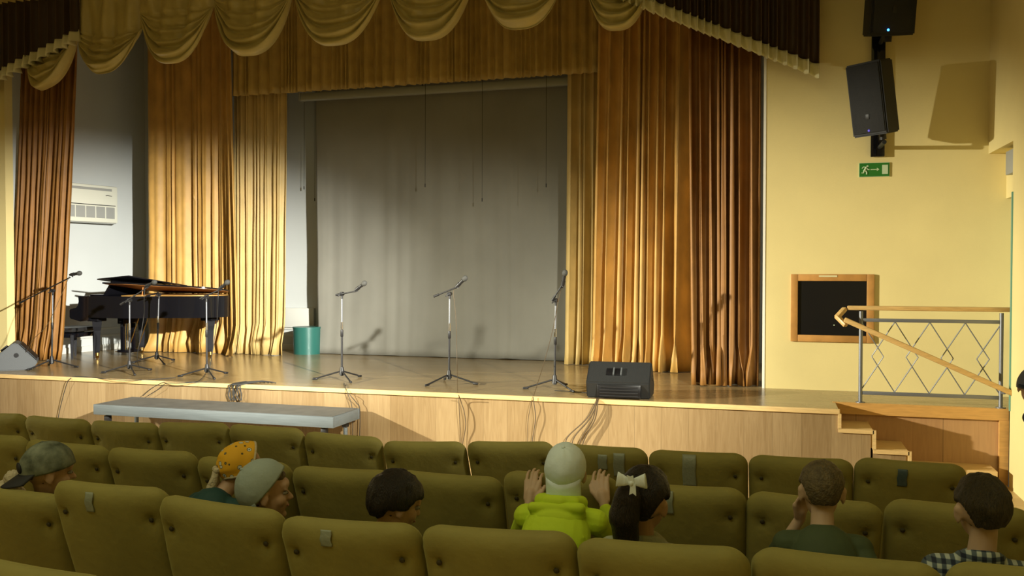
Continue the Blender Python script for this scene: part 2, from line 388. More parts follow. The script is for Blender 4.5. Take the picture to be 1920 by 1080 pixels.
# swags
SWY = 10.18
def swag(cx, wd, zbot, zcusp, label, seed, y=SWY, ztop=5.8, skew=0):
    g = 'draped swags along the top of the stage opening'
    rr = random.Random(seed); ph = [rr.uniform(0, 6) for _ in range(4)]
    def f(u, v):
        s = 2 * u - 1
        up = .42
        if v < up:
            t = v / up; z = ztop + (zcusp - ztop) * t
            fold = .036 * math.sin(9 * s + ph[0] + 1.5 * t) + .022 * math.sin(17 * s + ph[1] - t)
            xx = cx + wd / 2 * s * (1 - .04 * t); bul = .05 * (1 - s * s) * t
            # folds from the cusps running down
            return (xx, y - bul - fold, z)
        t = (v - up) / (1 - up)
        tt = t
        drop = (zcusp - zbot) * (t ** .9)
        shape = (1 - abs(s) ** 2.7)
        z = zcusp - drop * shape + skew * s * t * .12
        conv = .96 - .02 * t
        xx = cx + wd / 2 * s * conv
        amp = .05 * (.25 + .75 * t) * (shape ** .5 + .15)
        fold = amp * (math.sin(t * 30 + 1.6 * s * s + ph[2]) + .45 * math.sin(t * 53 + ph[3] + 2 * s))
        bul = .05 * (1 - s * s) + .17 * (1 - s * s) * sstep(0, 1, t)
        if t > .93: bul -= .12 * (t - .93) / .07 * shape
        up_f = (1 - t) * (.036 * math.sin(9 * s + ph[0] + 1.5) + .022 * math.sin(17 * s + ph[1] - 1))
        return (xx, y - bul - fold - up_f, z)
    mb = MB(); mb.grid(f, 44, 70)
    o = mb.build('valance_swag', M['swag'], auto=False, fixn=False); solid(o, .006)
    return fix(o, label, 'swag', g)
sw = [(205, 137, 'far left full swag of the row, hanging in front of the white wall', 147, 266, 3.10),
      (335, 118, 'second full swag from the left, above the golden curtain behind the piano', 266, 402, 3.30),
      (470, 103, 'third full swag from the left, at the left end of the pleated valance', 402, 550, 3.38),
      (635, 85, 'fourth full swag from the left, above the left end of the screen casing', 550, 728, 3.42),
      (800, 76, 'fifth full swag from the left, just left of the middle of the screen casing', 724, 894, 3.42),
      (985, 52, 'sixth full swag from the left, above the right end of the screen casing', 892, 1072, 3.40)]
for i, (px, py, lab, xl, xr, zc) in enumerate(sw):
    c = atY(px, py, SWY - .15); a, b = atY(xl, 60, SWY), atY(xr, 60, SWY)
    swag((a.x + b.x) / 2, (b.x - a.x) * 1.04, c.z, CAMZ + zc + .13, lab, i + 3, y=SWY - .012 * (i % 2))
a, b, c = atY(1090, 60, SWY), atY(1228, 60, SWY), atY(1165, 60, SWY)
swag((a.x + b.x) / 2, b.x - a.x, c.z, CAMZ + 3.35, 'rightmost swag of the row, half covered by the cream ruffle', 12, y=SWY + .05)
a, b, c = atY(45, 160, SWY), atY(148, 160, SWY), atY(90, 167, SWY)
swag((a.x + b.x) / 2, b.x - a.x, c.z, CAMZ + 3.20, 'leftmost small swag below the cream ruffle, beside the dark brown drape', 15, y=SWY + .05, skew=1.4)

# jabots: dark pleated drapes with a cream ruffle along the slanting hem
def jabot(xa, za, xb, zb, n, seed, label, rt):
    zf = lambda u: za + (zb - za) * u
    t = empty('valance_drape', (xa, SWY, 5.8), label=label, cat='drape', group='slanting dark drapes at both ends of the swags')
    pf = pleats(n, seed, .3)
    def sheet(v0, v1, dy, flare):
        def f(u, v):
            ph, am = pf(u); x = xa + (xb - xa) * u
            zb_ = zf(u); z0 = 5.8 if v0 == 0 else zb_ + .145; z1 = zb_ + .13 if v0 == 0 else zb_ - .0
            a = .055 * am * (1 + flare * v)
            return (x + .02 * math.cos(ph) + flare * .006 * math.sin(3 * ph) * v, SWY - .13 - dy - a * math.sin(ph) - flare * .018 * v * math.sin(2 * ph + 1), z0 + (z1 - z0) * v - (.02 * v * math.sin(ph + 1) if v0 else 0))
        return f
    for nm, v0, dy, fl, m in (('drape_cloth', 0, 0, 0, M['brown_velvet']), ('ruffle', 1, .014, 1.0, M['cream'])):
        mb = MB(); mb.grid(sheet(v0, 1, dy, fl), n * 14, 10 if v0 == 0 else 5)
        o = mb.build(nm, m, None, auto=False, fixn=False); solid(o, .006)
        o.parent = t; o.matrix_parent_inverse = Matrix.Translation((-xa, -SWY, -5.8))
        if nm == 'ruffle': o['label'] = 'cream satin ruffle'
    return t
JY = SWY - .13
a, b = atY(1128, -14, JY), atY(1532, 145, JY); jabot(a.x, a.z, b.x, b.z, 25, 4, 'dark brown drape with cream ruffle, slanting down to the right beside the black loudspeakers', 1)
a, b = atY(146, 76, JY), atY(-90, 197, JY)
ends = atY(147, 76, JY); jabot(b.x, b.z, ends.x, ends.z, 17, 9, 'dark brown drape with cream ruffle, slanting down to the left corner of the stage', 0)
mb = MB(); mb.box(-12.2, 1.0, 10.24, 10.39, 5.78, 5.84)
fix(mb.build('pelmet_board', M['frame_wood']), 'wooden pelmet board on the wall carrying the swags', 'pelmet')
# screen casing + fly lines
a, b = atY(566, 184, 12.35), atY(1089, 150, 12.35); zc = (a.z + b.z) / 2
t = empty('projection_screen', (a.x, 12.35, zc), label='long white rolled-up projection screen casing above the grey backdrop', cat='screen')
mb = MB(); mb.box(0, b.x - a.x + .6, -.06, .06, -.055, .055, bev=.012); mb.build('casing', mat('casing_white', (.32, .33, .28), .5), t)
mb = MB(); mb.box(-.02, .0, -.07, .07, -.065, .065, bev=.005); mb.build('end_cap', M['ac_grey'], t)
for x in (.3, 2.0, b.x - a.x):
    mb = MB(); mb.tube([(x, 0, .05), (x, 0, 6.395 - zc)], .006, 6); mb.build('suspension_wire', M['cable'], t)
for px, y0, y1, Y in ((797, 150, 345, 12.2), (904, 145, 372, 12.2), (1024, 150, 345, 12.2), (590, 190, 372, 12.95), (570, 190, 350, 12.95)):
    a, b = atY(px, y0, Y), atY(px, y1, Y)
    mb = MB(); mb.tube([(a.x, Y, 6.395), (a.x + .004, Y, (5.9 + b.z) / 2), (b.x, Y, b.z)], .003, 6); mb.cyl((b.x, Y, b.z - .02), .008, .05, 8)
    fix(mb.build('hanging_cord', M['cable']), {797: 'thin cord hanging before the backdrop, left of the middle cords', 904: 'thin cord hanging lowest in the middle of the grey backdrop', 1024: 'thin cord hanging near the right side of the grey backdrop', 590: 'thin cord in the gap left of the backdrop, the right one of two', 570: 'thin cord in the gap left of the backdrop, the left one of two'}[px], 'cord', 'thin cords hanging from above the stage')

# ------------------------------------------------------------------ wall fittings on the right
# exit sign
c = atY(1639, 318.5, WY); sx = atY(1667, 318, WY).x - atY(1611, 318, WY).x; sz = .145
t = empty('exit_sign', (c.x, WY - .008, c.z), label='green emergency exit sign with running figure and arrow, on the yellow wall below the loudspeakers', cat='exit sign')
mb = MB(); mb.box(-sx / 2 - .004, sx / 2 + .004, -.004, .008, -sz / 2 - .004, sz / 2 + .004); mb.build('sign_border', M['sign_white'], t)
mb = MB(); mb.box(-sx / 2, sx / 2, -.008, -.0035, -sz / 2, sz / 2); mb.build('sign_panel', M['green_sign'], t)
mb = MB()
k = sx / 980.0
def q(x, y): return ((x - 885) * k, (500 - y) * k)
def stroke(mb, pts, r):
    P = [Vector((q(*p)[0], -.0095, q(*p)[1])) for p in pts]
    mb.tube(P, r * k, 8)
for pts, r in (([(480, 450), (540, 390), (620, 410)], 18), ([(620, 400), (590, 470), (540, 560)], 34), ([(640, 430), (670, 480), (725, 490)], 18), ([(545, 550), (540, 600), (465, 603)], 20), ([(590, 520), (640, 580), (640, 660)], 22), ([(760, 490), (1000, 490)], 14)):
    stroke(mb, pts, r)
mb.ell((q(665, 370)[0], -.0095, q(665, 370)[1]), (38 * k, .003, 32 * k))
mb.prism([q(970, 430), q(970, 550), q(1050, 490)], .008, .0105, Matrix.Rotation(R(90), 4, 'X'))
mb.box(q(1140, 0)[0], q(1330, 0)[0], -.0105, -.008, q(0, 660)[1], q(0, 340)[1])
mb.build('pictogram', M['sign_white'], t, smooth=False)

# framed dark opening
a, b = atY(1483, 514, WY), atY(1638, 643, WY); W_, H_ = b.x - a.x, a.z - b.z
t = empty('framed_wall_panel', (a.x, WY, b.z), label='black panel in a wide orange wooden frame on the yellow wall behind the railing', cat='wall panel')
fw = .075
for nm, bx in (('frame_side', (0, fw, 0, H_)), ('frame_side', (W_ - fw, W_, 0, H_)), ('frame_top', (fw, W_ - fw, H_ - fw, H_)), ('frame_bottom', (fw, W_ - fw, 0, fw))):
    mb = MB(); mb.box(bx[0], bx[1], -.03, 0, bx[2], bx[3], bev=.006); mb.build(nm, M['frame_wood'], t)
mb = MB(); mb.box(fw, W_ - fw, -.008, 0, fw, H_ - fw); mb.build('black_panel', M['panel_black'], t)
mb = MB(); mb.ell((W_ * .53, -.01, H_ * .25), (.008, .004, .006)); mb.build('indicator', M['sign_white'], t)
mb = MB(); mb.box(W_ * .34, W_ * .56, -.0335, -.03, H_ - .03, H_ - .012); mb.build('worn_patch', M['cream'], t)

# loudspeakers on their column
SPX = atY(1647, 200, 10.32).x
t = empty('speaker_column', (SPX, 10.365, CAMZ + 1.1), label='black vertical steel column on the yellow wall carrying two loudspeakers', cat='speaker mount')
zb = atY(1647, 293, 10.32).z - (CAMZ + 1.1)
mb = MB(); mb.box(-.07, .07, -.02, .02, zb, 4.2 - 0.0 + .1, bev=.006); mb.box(-.045, -.015, -.024, -.02, zb + .01, 2.5)
mb.build('column', M['black_gloss'], t)
for z in (zb + .10, zb + 1.22):
    mb = MB(); mb.tube([(.02, -.015, z), (.02, -.44, z)], .022, 10); mb.build('yoke_arm', M['spk'], t)
for z in (zb + .2, zb + 1.8, 3.3):
    mb = MB(); mb.box(-.05, .05, .02, WY - 10.365, z - .05, z + .05); mb.build('wall_plate', M['spk'], t)
def wall_speaker(px, py, Y, W, H, D, yaw, tilt, roll, label, led):
    c = atY(px, py, Y)
    t = empty('loudspeaker', c, label=label, cat='loudspeaker', group='black loudspeakers on the wall column')
    t.rotation_euler = (R(tilt), R(roll), R(yaw))
    mb = MB(); mb.prism([(-W / 2, -D / 2), (W / 2, -D / 2), (W / 2, D * .1), (W * .3, D / 2), (-W * .3, D / 2), (-W / 2, D * .1)], -H / 2, H / 2)
    bmesh.ops.bevel(mb.bm, geom=mb.bm.edges[:], offset=.014, segments=2, affect='EDGES')
    mb.build('cabinet', M['spk'], t)
    mb = MB(); mb.box(-W / 2 + .02, W / 2 - .02, -D / 2 - .012, -D / 2 + .01, -H / 2 + .03, H / 2 - .02, bev=.008); mb.build('grille', M['grille'], t)
    mb = MB(); mb.box(-.022, .022, -D / 2 - .016, -D / 2 - .01, -H * .27, -H * .20, bev=.002); mb.build('badge', M['black'], t)
    mb = MB(); mb.ell((led, -D / 2 - .014, -H / 2 + .055), (.012, .006, .012)); mb.build('indicator_light', M['blue_led'] if led else M['ledd'], t)
    mb = MB(); mb.box(-.04, .04, D * .3, D / 2 + .12, -.05, .05, bev=.01); mb.build('bracket', M['black'], t)
    mb = MB(); mb.cyl((.03, .0, -H / 2 - .03), .035, .06, 16); mb.build('lower_knob', M['black'], t)
    return t
M['ledd'] = mat('dim_led', (.05, .04, .25), .3, emis=(.2, .15, 1, .5))
wall_speaker(1642, 184, 9.88, .385, .74, .37, -36, 11, -1, 'lower black loudspeaker on the wall column, above the exit sign', 0.0)
wall_speaker(1667, -25, 9.88, .45, .97, .38, 14, 13, -1, 'upper black loudspeaker on the wall column with a glowing blue light', -.05)
# closer box and small notice in the door recess
a = atY(1893, 280, 9.75); b = atY(1893, 325, 9.75)
mb = MB(); mb.box(2.22, 2.33, 9.62, 9.95, b.z, a.z, bev=.008)
t = fix(mb.build('wall_box', M['ac_grey']), 'small grey metal box on the wall above the side door', 'wall box')
a = atY(1898, 345, 9.6); b = atY(1898, 361, 9.6)
mb = MB(); mb.box(2.322, 2.33, 9.50, 9.62, b.z, a.z); t = mb.build('notice', M['white_panel']); fix(t, 'tiny white paper notice beside the side door', 'notice')
mb = MB(); mb.box(2.319, 2.322, 9.53, 9.59, b.z + .02, a.z - .02); o = mb.build('print', mat('notice_blue', (.15, .2, .4), .6), t)

# landing railing
YR = 9.53
pA, pB = atY(1613, 753, YR).x, atY(1876, 766, YR).x
t = empty('landing_railing', (pA, YR, SZ), label='grey metal railing with diamond pattern and oak handrail on the stage landing', cat='railing')
L_ = pB - pA
for x in (0, L_):
    mb = MB(); mb.tube([(x, 0, 0), (x, 0, .92)], .019, 12); mb.cyl((x, 0, .006), .045, .012, 20); mb.build('post', M['steel'], t)
mb = MB(); mb.box(0, L_, -.012, .012, .815, .85, bev=.003); mb.build('top_rail', M['steel'], t)
mb = MB(); mb.box(0, L_, -.012, .012, .085, .12, bev=.003); mb.build('bottom_rail', M['steel'], t)
mb = MB()
z0, z1, zm = .12, .82, .47; n = 4; pw = L_ / n; hz = .09
for i in range(n):
    xc = pw * (i + .5)
    for s in (-1, 1):
        mb.tube([(xc + s * pw / 2, 0, z1), (xc, 0, zm + hz)], .006, 6)
        mb.tube([(xc, 0, zm + hz), (xc + s * .055, 0, zm), (xc, 0, zm - hz)], .006, 6)
        mb.tube([(xc, 0, zm - hz), (xc + s * pw / 2, 0, z0)], .006, 6)
mb.build('diamond_lattice', M['steel'], t)
mb = MB(); mb.box(-.13, L_ + .13, -.028, .028, .93, .975, bev=.012)
mb.build('handrail', M['rail_wood'], t)
a, b = atY(1583, 599, 9.36), atY(1903, 740, 9.30)
t = empty('stair_handrail', a, label='plain oak handrail sloping down to the right along the stage steps', cat='handrail')
v = b - a; Mx = Matrix.Rotation(-math.atan2(v.z, v.x), 4, 'Y')
mb = MB(); mb.box(0, v.length, -.026, .026, -.025, .025, Mx, bev=.012); mb.build('rail', M['rail_wood'], t)
def plank(p, q, w_=.05, h_=.042):
    v_ = q - p; Mp = Matrix.Translation(p) @ v_.to_track_quat('X', 'Z').to_matrix().to_4x4()
    return MB().box(-.012, v_.length + .012, -w_ / 2, w_ / 2, -h_ / 2, h_ / 2, Mp, bev=.008)
for pp, qq in (((1583, 580, 9.52), (1570, 594, 9.44)), ((1570, 594, 9.44), (1585, 609, 9.37))):
    plank(atY(*pp) - a, atY(*qq) - a).build('rail_return', M['rail_wood'], t)
mb = MB(); mb.tube([(.1, .01, -.05), (.1, .16, -.06)], .010, 8); mb.build('bracket', M['steel'], t)
mb = MB(); mb.tube([(v.x - .07, .01, v.z), (v.x - .07, .2, v.z - .02)], .010, 8); mb.build('bracket', M['steel'], t)

# air conditioner on the left stage wall
t = empty('air_conditioner', (LW(11.72), 11.72, CAMZ + .74), math.atan2(1, .148), 'cream wall air conditioner on the white wall beside the left curtain', 'air conditioner')
H_ = .60; hl = .62     # local x runs away along the wall, local -y points into the stage
mb = MB(); mb.box(-hl, hl, -.22, 0, 0, H_, bev=.02); mb.build('housing', M['ac'], t)
mb = MB(); mb.box(-hl + .03, hl - .12, -.226, -.21, H_ - .085, H_ - .045, bev=.004); mb.build('upper_slot', M['ac_grey'], t)
mb = MB(); mb.box(-hl + .02, hl - .05, -.224, -.2, .275, .287); mb.build('seam', M['black'], t)
mb = MB(); mb.box(-hl + .04, hl - .06, -.223, -.2, .07, .255, bev=.004); mb.build('outlet', M['ac_grey'], t)
for k in range(7):
    x = -hl + .04 + k * (2 * hl - .1) / 6
    mb = MB(); mb.box(x - .007, x + .007, -.229, -.2, .06, .26); mb.build('divider', M['ac'], t)
mb = MB(); mb.box(-hl, hl - .03, -.2, -.01, -.012, .006); mb.build('lower_lip', M['ac_grey'], t)
mb = MB(); mb.tube([(hl - .24, -.2225, .44), (hl - .2, -.2225, .447), (hl - .12, -.2225, .438)], .005, 6); mb.build('emblem', M['black'], t)
# teal bin
c = atZ(576, 663, SZ)
t = empty('bin', c, label='teal plastic bin standing at the left end of the grey backdrop', cat='bin')
rb = (atY(600, 640, c.y).x - atY(553, 640, c.y).x) / 2 * .98; hb = .42
mb = MB(); mb.cyl((0, 0, hb / 2), rb * .97, hb, 40, r2=rb); mb.build('body', M['teal'], t)
mb = MB(); mb.cyl((0, 0, hb - .008), rb * 1.02, .03, 40); mb.build('rim', M['teal'], t)
# wedge monitors
def wedge(loc, rz, m, W, label, D=.46, H=.36, grey=False):
    t = empty('stage_monitor', (loc[0], loc[1], SZ), rz, label, 'stage monitor', 'wedge monitors on the stage edge')
    # side profile in (y,z): local -y faces the hall (the back of the wedge)
    prof = [(-.18, 0), (.20, 0), (.27, .10), (.03, H), (-.02, H), (-.24, .17)]
    mb = MB(); mb.prism(prof, -W / 2, W / 2, Matrix(((0, 0, 1, 0), (1, 0, 0, 0), (0, 1, 0, 0), (0, 0, 0, 1))))
    bmesh.ops.bevel(mb.bm, geom=mb.bm.edges[:], offset=.012, segments=2, affect='EDGES'); mb.build('cabinet', m, t)
    ang = math.atan2(H - .17, .22)
    Mh = Matrix.Translation((.0, -.13, .17 + (H - .17) * .5)) @ Matrix.Rotation(ang, 4, 'X')
    mb = MB(); mb.box(-.13, .03, -.045, .045, -.012, .014, Mh, bev=.004); mb.build('handle_recess', M['panel_black'], t)
    for x in (-.048, .03):
        mb = MB(); mb.box(x - .012, x + .004, -.05, .05, .0, .026, Mh, bev=.004); mb.build('handle', M['spk_grey'] if not grey else M['black'], t)
    mb = MB(); mb.box(-W * .32, W * .36, -.245, -.19, .012, .15, bev=.008); mb.build('connector_panel', M['panel_black'], t)
    for k in range(4):
        mb = MB(); mb.box(-W * .28, W * .32, -.252, -.24, .03 + k * .03, .04 + k * .03); mb.build('ridge', M['black'], t)
    ang2 = math.atan2(H - .10, -.24)
    Mg = Matrix.Translation((0, .155, .235)) @ Matrix.Rotation(-math.atan2(H - .10, .24), 4, 'X')
    mb = MB(); mb.box(-W / 2 + .03, W / 2 - .03, -.14, .14, -.006, .012, Mg, bev=.004); mb.build('grille', M['grille'], t)
    for s in (-1, 1):
        mb = MB(); mb.cyl((s * W * .5, .02, .2), .03, .01, 20, M=Matrix.Rotation(R(90), 4, 'Y')); mb.build('pole_socket', M['panel_black'], t)
    return t
c = atZ(1157, 748, SZ); wedge((c.x, 9.32), R(2), M['spk'], .66, 'black wedge monitor on the stage edge in front of the golden curtain')
c = atZ(30, 694, SZ); wedge((c.x - .16, c.y + .16), R(-48), M['spk_grey'], .55, 'grey wedge monitor on the far left of the stage by the dark curtain', grey=True)

# ------------------------------------------------------------------ grand piano and stool
t = empty('grand_piano', (-10.06, 10.86, SZ), R(-3), 'black grand piano on the left of the stage before the golden curtain', 'piano')
def sp_outline(off=0):
    pts = [(.30, 0), (.95, 0)]
    # bent side
    for k in range(1, 11):
        u = k / 10; pts.append((.95 + .62 * u, .30 * (3 * u * u - 2 * u ** 3)))
    pts += [(1.80, .37), (2.0, .50), (2.12, .68), (2.15, .84), (2.11, .98), (2.0, 1.12), (1.84, 1.22), (1.64, 1.27), (.30, 1.28)]
    return pts
out = sp_outline()
z0, z1 = .60, .94
mb = MB(); mb.prism(out, z0 + .02, z1)
mb.build('rim', M['black_gloss'], t)
# soundboard / frame visible below the lid
mb = MB(); mb.prism([(x * .985 + .015, y * .97 + .02) for x, y in out[1:]], z1 + .001, z1 + .012); mb.build('iron_frame', M['gold_plate'], t)
# arms with the stepped cheek profile (x,z)
cheek = [(0.02, .60), (0, .62), (0, .72), (.02, .745), (.12, .76), (.16, .80), (.175, .86), (.17, .925), (.17, .94), (.36, .94), (.36, .58), (.20, .56)]
for y in (0.0, 1.22):
    mb = MB(); mb.prism(cheek, 0, .06, Matrix(((1, 0, 0, 0), (0, 0, 1, y), (0, 1, 0, 0), (0, 0, 0, 1)))); mb.build('arm', M['black_gloss'], t)
mb = MB(); mb.box(0.03, .36, .06, 1.22, .60, .67); mb.build('key_bed', M['black_gloss'], t)
mb = MB(); mb.box(0.05, .20, .07, 1.21, .67, .695); mb.build('keyboard', M['white_panel'], t)
mb = MB()
for k in range(34):
    if k % 7 in (2, 6): continue
    mb.box(.10, .20, .085 + k * .033, .097 + k * .033, .695, .71)
mb.build('black_keys', M['black_gloss'], t)
mb = MB(); mb.box(.20, .23, .06, 1.22, .69, .92); mb.build('fallboard', M['black_gloss'], t)
# lid : rear part raised on its short stick, front flap folded back onto it
hinge_y = 1.28
Ml = Matrix.Translation((0, hinge_y, z1 + .015)) @ Matrix.Rotation(R(-7.5), 4, 'X') @ Matrix.Translation((0, -hinge_y, 0))
mb = MB(); mb.prism([(x, y - .01) for x, y in out if x > .9] + [(.62, 1.28), (.62, -.01)], 0, .022, Ml); lid = mb.build('lid', M['black_gloss'], t)
mb = MB(); mb.prism([(x * .99 + .012, y * .98 + .008) for x, y in out if x > .9] + [(.64, 1.27), (.64, 0.01)], -.004, -.0005, Ml); mb.build('lid_underside', M['bounce_lit_wood'], t)  # bounce light from the iron frame is put into this colour
mb = MB(); mb.box(.52, 1.10, -.01, 1.26, .026, .045, Ml @ Matrix.Translation((.52, 0, .0)) @ Matrix.Rotation(R(-5), 4, 'Y') @ Matrix.Translation((-.52, 0, .03)), bev=.004); mb.build('front_lid_flap', M['black_gloss'], t)
mb = MB(); mb.tube([(1.2, .16, z1), (1.2, .18, z1 + .13)], .008, 8); mb.build('lid_prop', M['bounce_lit_wood'], t)
# music desk
Mm = Matrix.Translation((.44, .64, z1 + .01)) @ Matrix.Rotation(R(36), 4, 'Y')
mb = MB(); mb.box(-.015, .02, -.42, .42, 0, .26, Mm, bev=.004); mb.box(-.06, .02, -.36, .36, 0, .02, Mm, bev=.004); mb.build('music_desk', M['black_gloss'], t)
for yy in (.1, .95):
    mb = MB(); mb.box(.29, .43, yy, yy + .2, z1, z1 + .02, bev=.006); mb.build('desk_slide', M['black_gloss'], t)
def pleg(x, y, zt=.62):
    mb = MB()
    mb.box(x - .10, x + .10, y - .09, y + .09, zt - .06, zt, bev=.01)
    prof = [(.085, zt - .06), (.075, zt - .14), (.062, zt - .2), (.045, .12), (.04, .09)]
    mb2 = [(Vector((x, y, z))) for r, z in prof]
    mb.tube(mb2, [r * 1.1 for r, z in prof], 4)
    l = mb.build('leg', M['satin_black'], t, auto=False, smooth=False)
    c = MB(); c.cyl((x, y, .07), .03, .05, 16); c.cyl((x, y, .028), .028, .022, 16, M=Matrix.Rotation(R(90), 4, 'X'))
    o = c.build('caster', M['brass'], t)
pleg(.36, .16); pleg(.36, 1.08); pleg(1.86, .84)
ly = .66
mb = MB(); mb.box(.42, .54, ly - .16, ly + .16, .50, .60, bev=.01); mb.box(.40, .60, ly - .15, ly + .15, .06, .10, bev=.008)
mb.box(.45, .50, ly - .13, ly - .09, .08, .54); mb.box(.45, .50, ly + .09, ly + .13, .08, .54); mb.build('pedal_lyre', M['black_gloss'], t)
for y in (ly - .05, ly, ly + .05):
    mb = MB(); mb.tube([(.47, y, .08), (.47, y, .54)], .005, 8); mb.build('pedal_rod', M['brass'], t)
    mb = MB(); mb.box(.28, .42, y - .012, y + .012, .055, .068, bev=.004); mb.build('pedal', M['brass'], t)
for s in (-1, 1):
    mb = MB(); mb.tube([(.56, ly + s * .1, .09), (.78, ly + s * .1, .60)], .007, 8); mb.build('lyre_brace', M['brass'], t)
c = atZ(129, 672, SZ)
t = empty('piano_stool', (c.x - .04, c.y + .12, SZ), R(4), 'low black padded stool in front of the piano keyboard', 'stool')
mb = MB(); mb.box(-.19, .22, -.28, .28, .40, .47, bev=.025); mb.build('padded_top', mat('black_leather', (.02, .02, .02), .4), t)
mb = MB(); mb.box(-.16, .20, -.26, .26, .32, .385, bev=.006); mb.build('apron', M['black_gloss'], t)
mb = MB(); mb.box(-.05, .05, -.2, .2, .385, .40); mb.build('lift', M['steel'], t)
for x in (-.15, .19):
    for y in (-.25, .25):
        mb = MB(); mb.tube([(x, y, .36), (x * .97, y * .97, 0)], .034, 4, r2=.02); mb.build('leg', M['satin_black'], t, smooth=False)

# ------------------------------------------------------------------ microphone stands and microphones
def mic_stand(px, py, ptop, boomA, boomB, rot, label, coll=.55):
    """px,py foot of the pole; ptop pole top; boomA/boomB ends of the boom in the photo"""
    c = atZ(px, py, SZ); Y = c.y
    t = empty('microphone_stand', c, label=label, cat='microphone stand', group='black tripod microphone stands on the stage')
    loc = lambda p: atY(p[0], p[1], Y) - c
    T = loc(ptop); h = T.z
    T = Vector((T.x, 0, T.z))
    base = Vector((0, 0, .0))
    for k in range(3):
        a = R(rot + 120 * k); e = Vector((math.cos(a) * .335, math.sin(a) * .335, .016))
        mb = MB(); mb.tube([(math.cos(a) * .03, math.sin(a) * .03, .105), e], .0095, 8); l = mb.build('leg', M['black'], t)
        mb = MB(); mb.cap(e - Vector((math.cos(a), math.sin(a), 0)) * .03 + Vector((0, 0, .003)), e + Vector((math.cos(a), math.sin(a), 0)) * .01, .0145, .014, 8); mb.build('rubber_foot', M['black'], l)
    mb = MB(); mb.cyl((0, 0, .115), .034, .09, 16, r2=.02); mb.cyl((0, 0, .07), .022, .03, 12); mb.build('tripod_hub', M['black'], t)
    d = T.normalized(); q1 = Vector((T.x * coll, 0, h * coll))
    mb = MB(); mb.tube([(0, 0, .06), q1], .0125, 12); mb.build('lower_pole', M['black'], t)
    mb = MB(); mb.cap(q1 - Vector((0, 0, .035)), q1 + Vector((0, 0, .03)), .019, .017, 12); mb.build('clutch', M['black'], t)
    mb = MB(); mb.tube([q1 + Vector((0, 0, .02)), q1 + Vector((0, 0, .13))], .0135, 12); mb.build('chrome_collar', M['chrome'], t)
    mb = MB(); mb.tube([q1, T], .009, 12); mb.build('upper_pole', M['steel'], t)
    mb = MB(); mb.cyl(T, .024, .05, 14, M=Matrix.Rotation(R(90), 4, 'X')); mb.tube([T, T - Vector((0, 0, .06))], .014, 10); mb.tube([T + Vector((0, -.02, 0)), T + Vector((-.03, -.05, -.03))], .007, 8); mb.build('boom_clamp', M['black'], t)
    A, B = loc(boomA), loc(boomB); A.y = 0.0; B.y = 0
    dz = Vector((0, -.03, 0)); A += dz; B += dz
    mb = MB(); mb.tube([A, B], .0085, 10); bm_ = mb.build('boom', M['black'], t)
    u = (B - A).normalized()
    mb = MB(); mb.tube([A, A + u * .07], .0135, 10); mb.build('boom_grip', M['black'], bm_)
    return t, c, B
def microphone(P, tip, label, size=1.0, cable=True):
    """P world point of the holder, tip direction end (world)"""
    d = (tip - P); L = d.length; d.normalize()
    Mx = Matrix.Translation(P) @ d.to_track_quat('Z', 'X').to_matrix().to_4x4()
    t = empty('microphone', P, label=label, cat='microphone', group='microphones on the stands')
    Mx = d.to_track_quat('Z', 'X').to_matrix().to_4x4()
    mb = MB(); mb.tube([Mx @ Vector((0, 0, -.07)), Mx @ Vector((0, 0, .07))], .013, 14, r2=.021); mb.build('handle', M['black'], t)
    mb = MB(); mb.ell(Mx @ Vector((0, 0, .105)), (.032, .032, .040), Mx.to_3x3().to_4x4(), 18, 12); mb.build('grille', M['foam'], t)
    mb = MB(); mb.tube([Mx @ Vector((0, 0, -.045)), Mx @ Vector((0, 0, .01))], .021, 14, r2=.023); mb.tube([Mx @ Vector((0, 0, -.02)), Mx @ Vector((0, 0, -.02)) + Vector((0, 0, -.035))], .009, 8); mb.build('clip', M['black'], t)
    return t
M['foam'] = mat('mesh_grille', (.045, .045, .04), .7, bump=.5, bscale=400)
stands = [
 ((97, 690), (99, 545), (40, 568), (135, 520), 20, (138, 517), (168, 509), 'the leftmost in front of the dark amber curtain'),
 ((243, 700), (243, 563), (229, 571), (281, 538), 200, (279, 537), (296, 526), 'before the piano pedals'),
 ((294, 681), (298, 552), (276, 556), (300, 548), 205, None, None, 'close to the piano belly, without a microphone'),
 ((388, 707), (387, 557), (378, 560), (417, 542), 80, (416, 541), (434, 523), 'before the right end of the piano'),
 ((641, 713), (641, 551), (632, 553), (670, 546), 195, (672, 543), (686, 529), 'before the left part of the backdrop'),
 ((842, 720), (843, 551), (815, 556), (862, 537), 240, (861, 536), (874, 520), 'in front of the middle of the grey backdrop'),
 ((1040, 730), (1042, 563), (1036, 564), (1056, 533), 200, (1056, 532), (1060, 508), 'just left of the black wedge monitor')]
MICW = []
for i, (ft, tp, bA, bB, rot, m0, m1, lab) in enumerate(stands):
    t, c, B = mic_stand(ft[0], ft[1], tp, bA, bB, rot, 'black tripod stand ' + lab)
    if m0:
        P = atY(m0[0], m0[1], c.y - .03); T2 = atY(m1[0], m1[1], c.y - .06)
        P = P + Vector((0, 0, .02)); MICW.append((i, P, (T2 - P).normalized()))
        microphone(P, T2, 'black microphone on the stand ' + lab.replace(', without microphone', ''))

